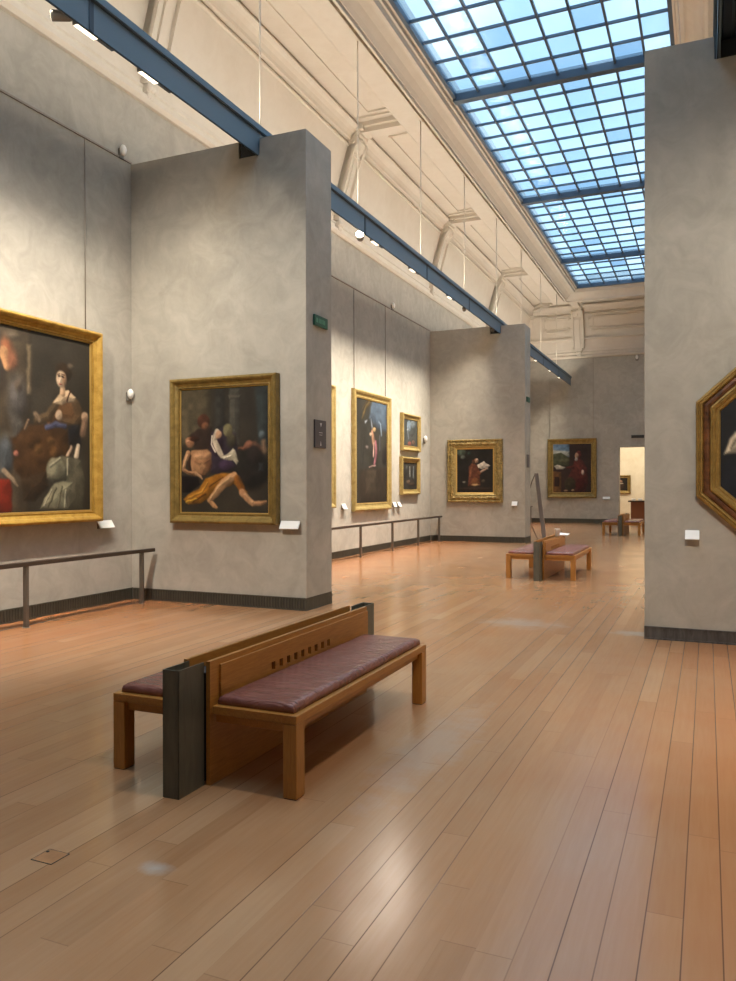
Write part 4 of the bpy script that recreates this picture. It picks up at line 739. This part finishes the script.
# ------------------------------------------------------------------ small fittings
def detector(loc,rz,label_,s=1):
    root=empty('motion_sensor',loc,rz); tag(root,label_,'motion sensor','white motion sensors')
    MB().box(-.04*s,.04*s,-.03*s,0,-.1*s,.02*s).build('mount',M['fixture'],root,.004,1)
    MB().ball((0,-.05*s,.0),.055*s,12,8,(.8,.8,1.3)).build('dome',M['white'],root)
detector((XL,8.86,2.93),R(90),'white motion sensor low on the near left wall by the partition corner')
detector((XL,21.5,2.99),R(90),'white motion sensor on the middle left wall right of the small paintings',1.3)
detector((XL,8.72,6.33),R(90),'white sensor above the picture rail where the near left wall meets the partition',1.1)
detector((XL,19.0,6.33),R(90),'white sensor above the picture rail high on the middle left wall',1.1)
detector((-2.75,YE,7.08),0,'small dark-eyed sensor box high on the end wall above the doorway',1.4)
# exit-route sign and direction plaque on the end face of the first partition (face looks along +X)
root=empty('route_sign',(PX0,9.32,3.80),R(90)); tag(root,'small dark green sign high on the end face of the nearer left partition','sign')
MB().box(-.19,.19,-.03,-.002,-.07,.07).build('panel',mat('sign_green',(26,84,62),.5),root,.003,1)
m=MB(); 
for i,(a0,a1,z0,z1) in enumerate([(-.15,-.11,-.03,.03),(-.08,-.06,-.03,.03),(-.04,-.02,-.03,.03),(0,.02,-.03,.03),(.04,.06,-.03,.03),(.08,.1,-.03,.03)]): m.box(a0,a1,-.033,-.03,z0,z1)
m.build('pale_mark',mat('sign_pale',(88,150,120),.5),root)
root=empty('direction_sign',(PX0,9.31,2.12),R(90)); tag(root,'dark grey plaque with three pale marks on the end face of the nearer left partition','plaque')
MB().box(-.165,.165,-.02,-.002,0,.37).build('panel',mat('plaque_grey',(74,68,70),.5),root,.003,1)
m=MB(); pm=mat('plaque_mark',(200,196,196),.5)
m.prism([(-.02,.33),(.03,.33),(.005,.28)],1,-.023,-.02); m.box(-.05,.05,-.023,-.02,.2,.206); m.box(-.04,.04,-.023,-.02,.17,.175); m.prism([(-.015,.03),(.015,.03),(.0,.09)],1,-.023,-.02); m.build('pale_mark',pm,root)
# end face of the far partition has two small plates as well
root=empty('direction_sign',(PX0,22.47,2.15),R(90)); tag(root,'small dark grey plaque on the end face of the farther left partition','plaque'); MB().box(-.15,.15,-.02,-.002,0,.37).build('panel',bpy.data.materials['plaque_grey'],root)
root=empty('route_sign',(PX0,22.47,4.1),R(90)); tag(root,'small dark green sign on the end face of the farther left partition','sign'); MB().box(-.19,.19,-.03,-.002,-.07,.07).build('panel',bpy.data.materials['sign_green'],root)
root=empty('door_sign',(-2.72,YE,3.72)); tag(root,'thin dark sign plate above the far doorway','sign'); MB().box(-.26,.26,-.05,0,-.06,.06).build('panel',M['grilleback'],root)
# plinth with small white things in the room beyond
root=empty('plinth',(-3.05,39.3,0)); tag(root,'brown plinth with dark top in the room beyond the doorway','plinth')
MB().box(-.3,.5,-.3,.3,0,.86).build('body',mat('plinth_brown',(112,70,46),.5),root); MB().box(-.42,.62,-.38,.38,.86,.93).build('top',mat('plinth_top',(58,44,36),.5),root)
def bowl(x,label_):
    o=MB().box(-.09,.09,-.09,.09,0,.1).build('white_box',M['white'],None,.006); o.location=(x,39.2,.93); tag(o,label_,'box','white boxes on the plinth')
bowl(-3.24,'left white box on the brown plinth in the far room'); bowl(-2.93,'right white box on the brown plinth in the far room')
# socket lid let into the floor
root=empty('floor_socket',(-2.61,2.55,0)); tag(root,'small square wooden socket lid let into the floor near the nearest bench','floor socket')
MB().box(-.055,.055,-.05,.05,0,.0022).build('lid',m_wood('lid_wood',(168,120,80),(156,108,72),(178,130,88),.35),root)
m=MB(); m.box(-.058,-.055,-.053,.053,0,.0025).box(.055,.058,-.053,.053,0,.0025).box(-.058,.058,-.053,-.05,0,.0025).box(-.058,.058,.05,.053,0,.0025); m.build('edge',M['grilleback'],root)
MB().tube([(-.045,.03,.002),(-.045,.03,.0035)],.007,10).build('finger_hole',M['black'],root)
